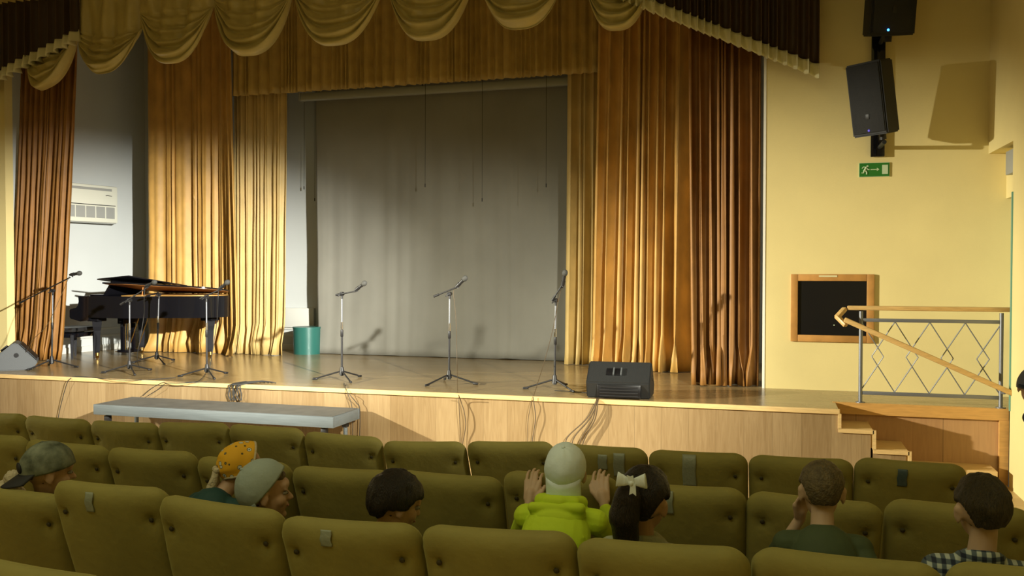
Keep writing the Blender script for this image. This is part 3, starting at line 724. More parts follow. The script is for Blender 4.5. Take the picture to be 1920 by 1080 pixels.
# ------------------------------------------------------------------ cables
def cable(pts, label, r=.0045, m='cable', group='cables hanging over the stage edge'):
    P = [Vector(p) for p in pts]; out = []
    e = P[-1]
    if e.y < FY and e.z < .5: P += [Vector((e.x - .02, e.y - .02, .04)), Vector((e.x - .10, e.y - .14, r + .001))]      # down to the hall floor
    for i in range(len(P) - 1):     # Catmull-Rom
        p0, p1, p2, p3 = P[max(i - 1, 0)], P[i], P[i + 1], P[min(i + 2, len(P) - 1)]
        for k in range(8):
            s = k / 8; out.append(.5 * ((2 * p1) + (p2 - p0) * s + (2 * p0 - 5 * p1 + 4 * p2 - p3) * s * s + (3 * p1 - p0 - 3 * p2 + p3) * s ** 3))
    out.append(P[-1]); mb = MB(); mb.tube(out, r, 6)
    return fix(mb.build('cable', M[m]), label, 'cable', group)
E = FY - .014          # just in front of the fascia
def fl(px, py): p = atZ(px, py, SZ + .006); return p
def fa(px, py, dy=0): return atY(px, py, E - dy)
cable([fl(330, 708), fl(240, 713), fl(150, 706), fa(131, 711, .01), fa(122, 730, .01), fa(110, 778)], 'black cable running along the stage edge and hanging down at the far left')
cable([fl(386, 700), fl(370, 715), fl(325, 716), fa(306, 717, .01), fa(285, 728, .01), fa(268, 742, .01)], 'thin cable hanging from the stage above the left end of the platform', .004)
cable([fl(388, 716), fl(345, 718), fa(312, 719, .012), fa(300, 728, .012), fa(276, 743, .012)], 'second thin cable beside it above the left end of the platform', .004)
cable([fl(645, 718), fl(648, 728), fa(653, 741, .01), fa(660, 764, .01), fa(661, 812)], 'black cable hanging behind the right end of the platform', .004)
cable([fl(648, 722), fa(656, 740, .012), fa(668, 755, .012), fa(675, 772, .012)], 'short cable end curling beside the right end of the platform', .004)
m2 = [q for q in MICW if q[0] == 5][0]; p = m2[1] - m2[2] * .07
c5 = atZ(842, 720, SZ)
cable([p, p + Vector((-.02, -.01, -.06)), atY(855, 600, c5.y - .05), atY(857, 680, c5.y - .1), fl(858, 735), fa(860, 752, .01), fa(862, 790, .01), fa(864, 828)], 'thin cable dropping from the middle microphone over the stage edge', .0035, 'cable_brown')
cable([fl(860, 741), fa(864, 752, .015), fa(871, 775, .015), fa(873, 800, .015), fa(868, 828)], 'black cable hanging right beside the thin middle cable', .005, 'cable_brown')
m3 = [q for q in MICW if q[0] == 6][0]; p = m3[1] - m3[2] * .07
c6 = atZ(1040, 730, SZ)
cable([p, p + Vector((-.02, -.01, -.06)), atY(1036, 620, c6.y - .03), atY(1020, 680, c6.y - .06), fl(1001, 741), fa(996, 756, .01), fa(990, 790, .01), fa(989, 826)], 'thin cable slanting from the microphone by the wedge monitor over the stage edge', .0035, 'cable_brown')
cable([fl(999, 744), fa(1001, 756, .014), fa(1004, 785, .014), fa(998, 826)], 'black cable hanging beside the slanting thin cable', .005, 'cable_brown')
for k, (x0, x1, x2, y2, lab) in enumerate(((1118, 1100, 1060, 832, 'leftmost'), (1121, 1106, 1072, 834, 'second from the left'), (1119, 1112, 1086, 836, 'third from the left'), (1122, 1116, 1092, 836, 'rightmost'))):
    cable([fl(x0, 747), fa(x0 - 1, 754, .01 + .004 * k), fa(x1, 785, .02 + .004 * k), fa(x2 + 8, 815, .03), fa(x2, y2, .03)], lab + ' of four cables hanging from the black wedge monitor', .006, 'cable_brown', 'cables of the right wedge monitor')
cable([atY(130, 518, atZ(97, 690, SZ).y - .04), atY(112, 560, 9.45), atY(88, 610, 9.4), atY(60, 640, 9.42), fl(35, 690)], 'thin cable looping down from the leftmost microphone', .0035, 'cable_brown')
p = [q for q in MICW if q[0] == 1][0]; p = p[1] - p[2] * .07
cable([p, p + Vector((0, -.02, -.15)), atY(270, 590, 9.75), atY(262, 640, 9.75), atY(257, 672, 9.8), fl(262, 690)], 'cable hanging from the microphone in front of the piano music desk', .0045)
p = [q for q in MICW if q[0] == 3][0]; p = p[1] - p[2] * .07
cable([p, p + Vector((.01, -.02, -.12)), atY(407, 600, 9.6), atY(400, 650, 9.6), atY(393, 690, 9.6)], 'cable hanging from the microphone at the right end of the piano', .0045)
cable([atZ(1040, 732, SZ + .01), fl(1085, 735), fl(1110, 737)], 'cable lying between the right stand and the wedge monitor', .005)
# bundle of cables lying over the edge
rr = random.Random(5)
for k in range(9):
    a = 428 + k * 3 + rr.uniform(-2, 2); e = 440 + k * 7
    z = .003 * k
    cable([fl(e + 22, 715 + k * .4), fl(e, 718 + rr.uniform(-1, 1)) + Vector((0, 0, z)), fl(a + 6, 720.5), fa(a, 724, .006 + .002 * k), fa(a + rr.uniform(-4, 5), 738, .01), fa(a + rr.uniform(-3, 4), 751, .01)],
          'grey cable of the bundle lying over the stage edge above the platform', .0055, 'cable', 'cable bundle above the platform')

# ------------------------------------------------------------------ portable platform
t = empty('stage_platform', (-5.9, 8.7, 0), R(-.5), 'low portable platform with aluminium frame and grey top in front of the stage', 'platform')
zt = CAMZ - 1.55; x0, x1 = -1.52, 1.52; y0, y1 = -.36, .25
mb = MB(); mb.box(x0 + .02, x1 - .02, y0 + .02, y1, zt - .03, zt + .003); mb.build('deck_board', M['deck'], t)
for nm, b in (('front_beam', (x0, x1, y0, y0 + .03)), ('rear_beam', (x0, x1, y1 - .03, y1)), ('side_beam', (x0, x0 + .03, y0 + .03, y1 - .03)), ('side_beam', (x1 - .03, x1, y0 + .03, y1 - .03))):
    mb = MB(); mb.box(*b, zt - .115, zt, bev=.005); mb.build(nm, M['alu'], t)
mb = MB(); mb.box(x0 + .1, x1 - .1, -.08, -.04, zt - .15, zt - .115); mb.build('under_beam', M['black'], t)
for x in (x0 + .14, x1 - .14):
    for y in (y0 + .07, y1 - .07):
        mb = MB(); mb.tube([(x, y, 0), (x, y, zt - .11)], .024, 14); l = mb.build('leg', M['alu'], t)
        mb = MB(); mb.box(x - .03, x + .03, y - .03, y + .03, zt - .2, zt - .13, bev=.005); mb.build('clamp', M['black'], l)

# ------------------------------------------------------------------ seats
SW, SH, ST = .516, .66, .085
def rr_point(a, b, W, H, c):
    """square boundary point -> rounded rectangle boundary"""
    x, z = a * W / 2, b * H / 2
    ix, iz = W / 2 - c, H / 2 - c
    cx, cz = max(-ix, min(ix, x)), max(-iz, min(iz, z))
    d = Vector((x - cx, z - cz))
    if abs(x) > ix and abs(z) > iz:
        d = d.normalized() * c; return cx + d.x, cz + d.y
    return x, z
def pillow(W, H, T, c, N=22, dimples=(), crown=.015, bend=0, taper=0):
    mb = MB(); bm = mb.bm; ids = {}
    def vert(i, j, side):
        a, b = 2 * i / N - 1, 2 * j / N - 1
        # concentrate samples at the border
        a = math.copysign(1 - (1 - abs(a)) ** 1.35, a); b = math.copysign(1 - (1 - abs(b)) ** 1.35, b)
        r = max(abs(a), abs(b))
        key = (i, j) if (i in (0, N) or j in (0, N)) else (i, j, side)
        if key in ids: return ids[key]
        if r < 1e-6: x = z = 0
        else:
            bx, bz = rr_point(a / r, b / r, W, H, c); x, z = bx * r, bz * r
        dd = min(1, (1 - r) * min(W, H) / 2 / (T * .62))       # distance from the border in thickness units
        y = T / 2 * math.sqrt(max(0, 1 - (1 - dd) ** 2)) + crown * (1 - r * r)
        for dx_, dz_, dep in dimples: y -= dep * math.exp(-((x - dx_) ** 2 + (z - dz_) ** 2) / (2 * .017 ** 2)) + dep * .35 * math.exp(-((x - dx_) ** 2 + (z - dz_) ** 2) / (2 * .05 ** 2))
        y *= side; y += bend * (x * x - .0) * 4
        x *= 1 + taper * (z / H)
        v = bm.verts.new((x, y, z)); ids[key] = v; return v
    for side in (-1, 1):
        for i in range(N):
            for j in range(N):
                bm.faces.new((vert(i, j, side), vert(i + 1, j, side), vert(i + 1, j + 1, side), vert(i, j + 1, side)))
    return mb
BUT = [(-.195, .215), (.195, .215)]
def make_seat():
    t = empty('theatre_seat', (0, 0, 0))
    Mb = Matrix.Rotation(R(-20), 4, 'X')    # top leans to the hall side (-y)
    # local origin: middle of the top edge of the backrest
    Mb = Matrix.Rotation(R(20), 4, 'X') @ Matrix.Translation((0, 0, -SH / 2))
    mb = pillow(SW, SH, ST, .07, 30, [(x, z, .02) for x, z in BUT], bend=.05, crown=.018, taper=.02); mb.xf(Mb)
    back = mb.build('backrest', M['olive'], t, auto=False)
    for x, z in BUT:
        mb = MB(); mb.ell((x, -ST / 2 + .012, z), (.010, .006, .010), None, 12, 8); mb.xf(Mb); mb.build('button', M['button'], back)
    mb = pillow(SW - .04, .46, .12, .06, 16, bend=0); mb.xf(Matrix.Translation((0, .44, -.53)) @ Matrix.Rotation(R(84), 4, 'X')); mb.build('seat_cushion', M['olive'], t, auto=False)
    mb = MB(); mb.box(-SW / 2 + .03, SW / 2 - .03, .22, .30, -.72, -.60, bev=.01); mb.build('seat_frame', M['seat_metal'], t)
    for s in (-1, 1):
        mb = MB(); mb.box(s * .235 - .012, s * .235 + .012, .16, .50, -.98, -.68, bev=.004); mb.build('side_support', M['seat_metal'], t)
    mb = MB(); mb.box(-SW / 2 - .008, -SW / 2 + .022, .20, .50, -.39, -.355, bev=.01); mb.build('armrest', M['arm_wood'], t)
    return t
proto = make_seat()
def copy_tree(o, parent=None):
    c = o.copy(); COL.objects.link(c); c.parent = parent
    for ch in list(o.children): copy_tree(ch, c)
    return c
ROWS = [  # name, Y of top edge, z of top edge, floor, right-hand edge X, count
    ('front', 4.80, CAMZ - .965, .13, .925, 12, .523),
    ('second', 3.72, CAMZ - .905, .19, .945, 10, .522),
    ('third', 2.72, CAMZ - .818, .28, .985, 8, .522),
    ('nearest', 1.86, CAMZ - .775, .36, -1.62, 2, .522)]
# height and slant of every backrest, as read off the photo: (x, y) at the left and the right of its top edge
TOPS = [[(1640, 857, 1760, 866), (1430, 851, 1550, 857), (1240, 841, 1350, 846), (1070, 830, 1160, 836), (900, 825, 990, 825), (730, 824, 820, 825), (590, 808, 660, 814), (450, 794, 525, 799), (310, 789, 390, 790), (180, 786, 260, 790), (65, 778, 130, 783), (5, 773, 30, 774)],
        [(1720, 936, 1880, 948), (1450, 921, 1600, 936), (1280, 907, 1370, 912), (980, 881, 1130, 890), (780, 881, 900, 890), (580, 872, 700, 879), (390, 854, 500, 863), (240, 838, 340, 844), (95, 825, 190, 834), (5, 813, 50, 816)],
        [(1830, 1052, 1900, 1057), (1470, 1027, 1650, 1045), (1140, 1008, 1330, 1020), (850, 983, 1010, 992), (590, 968, 740, 978), (360, 930, 480, 950), (150, 900, 270, 910), (20, 910, 80, 925)],
        [(10, 1049, 120, 1068), (10, 1049, 120, 1068)]]
ORD = ['first', 'second', 'third', 'fourth', 'fifth', 'sixth', 'seventh', 'eighth', 'ninth', 'tenth', 'eleventh', 'twelfth']
used = False; rr = random.Random(11); SEATS = {}
for rn, (nm, Y, z, fz, xr, cnt, pitch) in enumerate(ROWS):
    for k in range(cnt):
        s = proto if not used else copy_tree(proto); used = True
        X_ = xr - pitch * (k + .5)
        s.location = (X_, Y + rr.uniform(-.012, .012) + (.025 * (X_ + .3) ** 2 - .06 if rn == 2 else 0), z + rr.uniform(-.008, .008))
        s.rotation_euler = (R(rr.uniform(-2, 2)), R(rr.uniform(-.8, 1.2)), R(rr.uniform(-.7, .7)))
        q4 = TOPS[rn][k]; g0, g1 = atY(q4[0], q4[1], s.location.y), atY(q4[2], q4[3], s.location.y)
        sl = max(-.05, min(.05, (g1.z - g0.z) / (g1.x - g0.x))); s.location.z = (g0.z + g1.z) / 2 - sl * ((g0.x + g1.x) / 2 - X_) * .5 - .012
        s.rotation_euler.y = -math.atan(sl)
        if rn < 3: lab = f'olive velvet seat in the {("row nearest the stage", "middle row", "row of large seats nearest the viewer")[rn]}, {ORD[k]} from the right'
        else: lab = ['olive seat in the bottom left corner of the photo, only its top edge visible', 'olive seat left of the bottom left corner seat'][k]
        fix(s, lab, 'seat', f'olive velvet seats, {nm} row'); SEATS[(rn, k)] = s
bpy.data.objects.remove(SEATS.pop((3, 1)))  if False else None
def tape(rn, k, x, z, w, h, m, label):
    s = SEATS[(rn, k)]; back = [c for c in s.children if c.name.startswith('backrest')][0]
    def f(u, v):
        px = x - w / 2 + w * u; zz = z + h / 2 - h * v
        zz2 = zz; top = SH / 2
        # follow the rounded top of the backrest
        d = (top - zz); dd = min(1, max(0, d) / (ST * .62))
        y = -(ST / 2 * math.sqrt(max(0, 1 - (1 - dd) ** 2)) + .018 * (1 - max(abs(px) / (SW / 2), abs(zz) / (SH / 2)) ** 2)) + .05 * 4 * px * px - .004
        return (px + .0015 * math.sin(9 * v), y, zz2 + (.003 if d < .02 else 0))
    mb = MB(); mb.grid(f, 8, 12); mb.xf(Matrix.Rotation(R(20), 4, 'X') @ Matrix.Translation((0, 0, -SH / 2)))
    o = mb.build('tape_patch', m, s, auto=False); o['label'] = label; solid(o, .002)
tape(0, 3, .02, .265, .05, .085, M['tape'], 'silver tape patch'); tape(0, 3, .11, .25, .06, .13, M['tape'], 'silver tape patch')
tape(0, 2, -.04, .24, .07, .17, M['tape'], 'silver tape patch'); tape(0, 0, -.04, .265, .045, .09, M['tape_blue'], 'blue tape patch')
tape(1, 2, -.05, .275, .035, .09, M['tape'], 'silver tape patch'); tape(2, 6, -.05, .28, .035, .07, M['tape'], 'silver tape patch')
tape(2, 4, -.06, .29, .04, .05, M['tape'], 'silver tape patch')

# ------------------------------------------------------------------ people
M['skin'] = mat('skin', (.52, .33, .20), .55, var=.06, vscale=8)
M['skin_pale'] = mat('pale_skin', (.58, .40, .26), .55, var=.06, vscale=8)
M['eye'] = mat('eye_white', (.32, .30, .26), .3); M['iris'] = mat('iris', (.03, .02, .01), .2)
M['lips'] = mat('lips', (.40, .16, .11), .5)
M['hair_dark'] = mat('dark_hair', (.018, .013, .009), .42, bump=.9, bscale=60, stretch=(6, 6, 1), var=.5, vscale=30)
M['hair_brown'] = mat('brown_hair', (.045, .034, .014), .5, bump=.9, bscale=70, stretch=(6, 6, 1), var=.5, vscale=40)
M['hair_fair'] = mat('cropped_fair_hair', (.115, .085, .035), .6, bump=.8, bscale=120, var=.35, vscale=50)
M['neon'] = mat('neon_green_fleece', (.56, .74, .02), .8, sheen=.3, bump=.35, bscale=22, sheencol=(.7, .9, .1))
M['green_shirt'] = mat('dark_green_jersey', (.06, .085, .032), .8, bump=.5, bscale=14)
M['teal_jacket'] = mat('dark_teal_jacket', (.008, .05, .042), .7, bump=.5, bscale=14)
M['navy'] = mat('navy_cloth', (.02, .03, .05), .8, bump=.4)
M['jeans'] = mat('blue_denim', (.04, .06, .10), .8, bump=.3)
M['pale_blouse'] = mat('pale_green_blouse', (.34, .36, .22), .7, bump=.4)
M['shoe'] = mat('grey_shoe', (.12, .12, .12), .6)
M['cap_white'] = mat('white_cap_cloth', (.82, .94, .95), .8, bump=.45, bscale=25)
M['cap_grey'] = mat('grey_green_cap_cloth', (.33, .39, .34), .8, bump=.35, bscale=35)
M['cap_camo'] = mat('camouflage_cloth', (.13, .155, .09), .8, bump=.3, var=.55, vscale=22, var2=(.24, .27, .19))
M['black_cloth'] = mat('black_cloth', (.015, .015, .015), .7)
M['cream_knit'] = mat('cream_knit', (.55, .47, .30), .9, bump=1, bscale=60)
def plaid():
    m = bpy.data.materials.new('plaid_cloth'); m.use_nodes = True; nt = m.node_tree; L = nt.links; b = nt.nodes['Principled BSDF']
    tc = nt.nodes.new('ShaderNodeTexCoord'); sp = nt.nodes.new('ShaderNodeSeparateXYZ'); L.new(tc.outputs['Object'], sp.inputs[0])
    outs = []
    for ax in ('X', 'Z'):
        mm = nt.nodes.new('ShaderNodeMath'); mm.operation = 'MULTIPLY'; L.new(sp.outputs[ax], mm.inputs[0]); mm.inputs[1].default_value = 2 * math.pi / .026
        si = nt.nodes.new('ShaderNodeMath'); si.operation = 'SINE'; L.new(mm.outputs[0], si.inputs[0])
        mr = nt.nodes.new('ShaderNodeMapRange'); mr.inputs['From Min'].default_value = -.25; mr.inputs['From Max'].default_value = .25; L.new(si.outputs[0], mr.inputs['Value']); outs.append(mr.outputs[0])
    ad = nt.nodes.new('ShaderNodeMath'); ad.operation = 'ADD'; L.new(outs[0], ad.inputs[0]); L.new(outs[1], ad.inputs[1])
    dv = nt.nodes.new('ShaderNodeMath'); dv.operation = 'MULTIPLY'; L.new(ad.outputs[0], dv.inputs[0]); dv.inputs[1].default_value = .5
    cr = nt.nodes.new('ShaderNodeValToRGB'); L.new(dv.outputs[0], cr.inputs[0])
    e = cr.color_ramp.elements; e[0].color = (.012, .018, .035, 1); e[1].color = (.50, .55, .46, 1); x = e.new(.5); x.color = (.09, .12, .13, 1)
    L.new(cr.outputs[0], b.inputs['Base Color']); b.inputs['Roughness'].default_value = .8
    return m
M['plaid'] = plaid()
def football_cloth():
    m = bpy.data.materials.new('orange_football_print'); m.use_nodes = True; nt = m.node_tree; L = nt.links; b = nt.nodes['Principled BSDF']
    tc = nt.nodes.new('ShaderNodeTexCoord')
    def vor(scale):
        v = nt.nodes.new('ShaderNodeTexVoronoi'); v.inputs['Scale'].default_value = scale; L.new(tc.outputs['Object'], v.inputs['Vector']); return v
    v1 = vor(30); v1.inputs['Randomness'].default_value = .75; v2 = vor(130)
    def lt(s, t):
        n = nt.nodes.new('ShaderNodeMath'); n.operation = 'LESS_THAN'; L.new(s, n.inputs[0]); n.inputs[1].default_value = t; return n.outputs[0]
    ball = lt(v1.outputs['Distance'], .27); ring = lt(v1.outputs['Distance'], .32); core = lt(v1.outputs['Distance'], .09); dots = lt(v2.outputs['Distance'], .28)
    def mix(a, bb, f):
        n = nt.nodes.new('ShaderNodeMix'); n.data_type = 'RGBA'; L.new(f, n.inputs['Factor'])
        for i, c in ((6, a), (7, bb)):
            if isinstance(c, tuple): n.inputs[i].default_value = (*c, 1)
            else: L.new(c, n.inputs[i])
        return n.outputs[2]
    white = mix((.62, .64, .55), (.02, .03, .03), dots); c = mix((.80, .42, .015), (.10, .08, .02), ring); c = mix(c, white, ball); c = mix(c, (.02, .03, .03), core)
    L.new(c, b.inputs['Base Color']); b.inputs['Roughness'].default_value = .8; return m
M['football'] = football_cloth()

def head_add(mb, T, ears=True):
    """head with face into the body mesh; T maps head space (+Y face, Z up) to body space"""
    R3 = T.to_3x3().to_4x4()
    def e(c, r, rot=None): mb.ell(T @ Vector(c), r, R3 @ (rot or Matrix.Identity(4)))
    e((0, -.010, .022), (.070, .088, .082)); e((0, .022, -.028), (.056, .060, .074)); e((0, .035, -.05), (.045, .045, .045))
    e((0, .068, -.088), (.020, .016, .014)); e((0, .070, .030), (.048, .020, .022))
    for s in (-1, 1):
        e((s * .032, .052, -.028), (.026, .026, .026)); e((s * .031, .073, .014), (.019, .010, .006))
        if ears:
            e((s * .071, -.006, -.012), (.008, .019, .029), Matrix.Rotation(R(-s * 18), 4, 'Z')); e((s * .073, -.014, .003), (.009, .011, .016), Matrix.Rotation(R(-s * 25), 4, 'Z'))
            e((s * .069, .000, -.036), (.006, .008, .009))
    mb.cap(T @ Vector((0, .080, .004)), T @ Vector((0, .098, -.024)), .006, .0105)
    for s in (-1, 1): e((s * .0095, .092, -.027), (.006, .007, .006))
    e((0, .081, -.048), (.019, .008, .0055)); e((0, .079, -.058), (.016, .009, .006))
def hair_shell(parent, T, m, front=.55, side=.05, back=-.6, thick=1.09, seed=1, name='hair', ear=True, rough=.012, front_w=60, bang=None):
    def f(u, v):
        al = (u - .5) * 2 * math.pi; th = v * math.pi * .995 + .005; el = math.cos(th)
        a = abs(math.degrees(al))      # 0 at the face
        if a < front_w: line = front
        elif a < 85: line = front + (side - front) * sstep(front_w, 85, a)
        elif a < 112: line = side + (.12 - side if ear else 0) * math.sin((a - 85) / 27 * math.pi)
        else: line = side + (back - side) * sstep(112, 145, a)
        line += .035 * noise.noise(Vector((al * 5, seed, 0)))
        k = sstep(line - .10, line + .09, el)
        s_ = .88 + (thick - .88) * k
        x, y, z = math.sin(al) * math.sin(th) * .074, math.cos(al) * math.sin(th) * .090, el * .086
        if a > 100 and el < 0: z *= 1.12
        n = noise.noise(Vector((x * 60, y * 60, z * 22 + seed))) * rough + .25 * rough * noise.noise(Vector((x * 260, y * 260, z * 50)))
        p = Vector((x, y, z)) * (s_ + n * 6 * k)
        return T @ (p + Vector((0, -.008, .020)))
    mb = MB(); mb.grid(f, 72, 44, closeu=True); return mb.build(name, m, parent, auto=False)
def cap_hat(parent, T, m, mbrim, tilt=0, brim_dir=180, brim_len=.065, droop=25, scale=1.0, deep=.0, hole=False, name='cap'):
    Tc = T @ Matrix.Translation((0, -.008, .022)) @ Matrix.Rotation(R(tilt), 4, 'X')
    rx, ry, rz = .079 * scale, .097 * scale, .096 * scale
    def f(u, v):
        al = u * 2 * math.pi; th = v * R(97 + deep)
        k = 1 + .012 * math.cos(6 * al) * math.sin(th) + .02 * noise.noise(Vector((math.cos(al) * 3, math.sin(al) * 3, v * 4)))
        return Tc @ Vector((rx * math.sin(al) * math.sin(th) * k, ry * math.cos(al) * math.sin(th) * k, rz * math.cos(th) * (k if v > .02 else 1)))
    mb = MB(); mb.grid(f, 48, 24, closeu=True); bmesh.ops.remove_doubles(mb.bm, verts=mb.bm.verts, dist=1e-5)
    o = mb.build(name, m, parent, auto=False); solid(o, .003)
    mb = MB(); mb.ell(Tc @ Vector((0, 0, rz * 1.01)), (.008, .008, .005), T.to_3x3().to_4x4()); mb.build('top_button', m, o)
    def g(u, v):
        aa = R(brim_dir) + R(-58 + 116 * u); w = math.cos(R(-58 + 116 * u)) ** .6
        th = R(90); r0 = Vector((rx * math.sin(aa), ry * math.cos(aa), -.004)); dirv = Vector((math.sin(R(brim_dir)), math.cos(R(brim_dir)), 0))
        p = r0 + dirv * (brim_len * w * v) + Vector((0, 0, -brim_len * v * math.tan(R(droop)) * w - .012 * (2 * u - 1) ** 2 * v))
        return Tc @ p
    mb = MB(); mb.grid(g, 20, 8); b = mb.build('brim', mbrim, o, auto=False); solid(b, .004)
    if hole:
        Th = Tc @ Matrix.Rotation(R(brim_dir - 180), 4, 'Z'); mb = MB(); mb.ell(Th @ Vector((0, -ry * .97, .022)), (.034, .010, .024), Th.to_3x3().to_4x4()); mb.build('strap_opening', M['black_cloth'], o)
    return o
def hand(mb, W, K, dirf, up, side, curl, r=.0078, spread=.0200, lens=(.062, .070, .066, .052), thumb=1):
    """wrist W, knuckle centre K; fingers leave along dirf and curl towards 'up'"""
    W, K, dirf, up, side = map(Vector, (W, K, dirf, up, side))
    mb.cap(W, W.lerp(K, .45), .021, .024)
    for k in range(4):
        o = (k - 1.5) * spread; kk = K + side * o - dirf * (.004 * abs(k - 1.3))
        mb.cap(W.lerp(K, .25) + side * o * .55, kk, .0145, .0105)
        L = lens[k]; p = kk; d = dirf.copy(); rr_ = r
        for j, fr in enumerate((.45, .30, .25)):
            d = (d * math.cos(curl[j]) + up * math.sin(curl[j])).normalized() if j else (dirf * math.cos(curl[0]) + up * math.sin(curl[0])).normalized()
            n = p + d * L * fr * 1.15; mb.cap(p, n, rr_, rr_ * .93, 10); p = n; rr_ *= .93
    s = -side * thumb; b = W.lerp(K, .35) + s * .024
    n1 = b + s * .024 + dirf * .020; n2 = n1 + s * .008 + dirf * .024 + up * .004; mb.cap(W.lerp(K, .2) + s * .01, b, .014, .013, 10); mb.cap(b, n1, .012, .0095, 10); mb.cap(n1, n2, .0095, .0085, 10)
def person(label, head, face, pitch, roll, neck, hip, sh_w, arms, skin, shirt, trousers, stand=False, scale=1.0, sleeve='long', vox=.0055, hat=None, hairf=None, sh_tilt=0, collar=None, rot_sh=None, group=None, nose_only=False):
    """all points in world space; face = heading of the nose in degrees (0 = +X, 90 = towards the stage)"""
    head, neck, hip = Vector(head), Vector(neck), Vector(hip)
    org = Vector((hip.x, hip.y, hip.z - (.12 if not stand else .66)))
    t = empty('person', org, label=label, cat='person', group=group)
    h, nk, hp = head - org, neck - org, hip - org
    T = Matrix.Translation(h) @ Matrix.Rotation(R(face - 90), 4, 'Z') @ Matrix.Rotation(R(pitch), 4, 'X') @ Matrix.Rotation(R(roll), 4, 'Y') @ Matrix.Scale(scale, 4)
    sa = R(face - 90 if rot_sh is None else rot_sh - 90); sv = Vector((math.cos(sa), math.sin(sa), 0)); fv = Vector((-math.sin(sa), math.cos(sa), 0))
    Rb = Matrix.Rotation(sa, 4, 'Z')
    SHL = [nk - sv * sh_w + Vector((0, 0, -.045 + sh_tilt)), nk + sv * sh_w + Vector((0, 0, -.045 - sh_tilt))]
    chest = nk.lerp(hp, .30); belly = nk.lerp(hp, .65)
    def torso(mb, g):
        up = (nk - hp).normalized()
        lean = Vector((0, 0, 1)).rotation_difference(up).to_matrix().to_4x4() @ Rb
        mb.ell(chest, (sh_w * .92 + g, .078 + g, .13 + g), lean); mb.ell(belly, (sh_w * .80 + g, .075 + g, .13 + g), lean); mb.ell(hp + Vector((0, 0, .01)), (sh_w * .86 + g, .085 + g, .085 + g), lean)
        for s in (0, 1): mb.cap(nk + Vector((0, 0, -.035)), SHL[s], .040 + g, .040 + g)
    mb = MB(); torso(mb, 0); head_add(mb, T)
    mb.cap(T @ Vector((0, -.018, -.05)), nk + Vector((0, 0, -.02)), .040, .043)
    for s, a in enumerate(arms):
        el, wr = Vector(a['elbow']) - org, Vector(a['wrist']) - org
        mb.cap(SHL[s], el, .036, .028); mb.cap(el, wr, .028, .019)
        k = Vector(a['knuckle']) - org; a['k'] = k; a['w'] = wr; a['e'] = el
        hand(mb, wr, k, (k - wr).normalized() if 'dir' not in a else a['dir'], a.get('up', (0, 0, -1)), a['side'], a.get('curl', (.3, .7, 1.0)), thumb=a.get('thumb', 1))
    if stand:
        K = [hp + sv * s * .07 + Vector((0, 0, -.30)) + fv * .02 for s in (-1, 1)]; A = [k + Vector((0, 0, -.30)) - fv * .02 for k in K]
    else:
        K = [hp + sv * s * .08 + fv * .30 + Vector((0, 0, .02)) for s in (-1, 1)]; A = [k + Vector((0, 0, -.32)) + fv * .02 for k in K]
    for s in (0, 1):
        H = hp + sv * (s * 2 - 1) * .065
        mb.cap(H, K[s], .062, .043); mb.cap(K[s], A[s], .042, .027); mb.cap(A[s], A[s] + fv * .10 + Vector((0, 0, -.03)), .027, .024)
    body = mb.build('body', skin, t); remesh(body, vox, 4)
    # clothes
    mb = MB(); torso(mb, .010)
    for s, a in enumerate(arms):
        if sleeve == 'long': mb.cap(SHL[s], a['e'], .047, .040); mb.cap(a['e'], a['e'].lerp(a['w'], .86), .040, .030)
        else: mb.cap(SHL[s], SHL[s].lerp(a['e'], .55), .048, .043)
    if collar == 'hood':
        for k in range(9):
            an = math.pi * 2 * k / 9; an2 = math.pi * 2 * (k + 1) / 9
            f = lambda q: nk + sv * (.078 * math.cos(q)) + fv * (.060 * math.sin(q) + .005) + Vector((0, 0, .022 - .012 * math.sin(q)))
            mb.cap(f(an), f(an2), .027, .027)
    elif collar == 'fold':
        for k in range(10):
            an = math.pi * 2 * k / 10; an2 = math.pi * 2 * (k + 1) / 10
            f = lambda q: nk + sv * (.056 * math.cos(q)) + fv * (.050 * math.sin(q)) + Vector((0, 0, .008 - .02 * math.sin(q)))
            mb.cap(f(an), f(an2), .014, .014)
            mb.cap(f(an) + Vector((0, 0, -.012)), f(an2) + Vector((0, 0, -.012)), .018, .018)
    else:
        for k in range(10):
            an = math.pi * 2 * k / 10; an2 = math.pi * 2 * (k + 1) / 10
            f = lambda q: nk + sv * (.052 * math.cos(q)) + fv * (.048 * math.sin(q)) + Vector((0, 0, -.012 - .02 * math.sin(q)))
            mb.cap(f(an), f(an2), .011, .011)
    # soft creases across the back
    rr = random.Random(int(abs(head.x) * 100))
    for k in range(5):
        z = .02 + .045 * k; w_ = sh_w * rr.uniform(.5, .9); yb = -(.080 + rr.uniform(0, .006))
        c = nk.lerp(hp, .12 + .11 * k); p = [c + sv * (w_ * q + rr.uniform(-.01, .01)) - fv * (.082 - .03 * q * q) + Vector((0, 0, -.02 * (1 - q * q) + rr.uniform(-.006, .006))) for q in (-1, -.5, 0, .5, 1)]
        for i in range(4): mb.cap(p[i], p[i + 1], .008, .008, 8)
    top = mb.build('shirt', shirt, t); remesh(top, vox, 5)
    mb = MB(); mb.ell(hp, (sh_w * .86 + .014, .10, .09), Rb)
    for s in (0, 1):
        H = hp + sv * (s * 2 - 1) * .065; mb.cap(H, K[s], .070, .052); mb.cap(K[s], K[s].lerp(A[s], .85), .050, .040)
    o = mb.build('trousers', trousers, t); remesh(o, .008, 4)
    for s in (0, 1):
        mb = MB(); mb.cap(A[s] + Vector((0, 0, -.028)) - fv * .02, A[s] + fv * .13 + Vector((0, 0, -.036)), .036, .032); o = mb.build('shoe', M['shoe'], t); remesh(o, .008, 3)
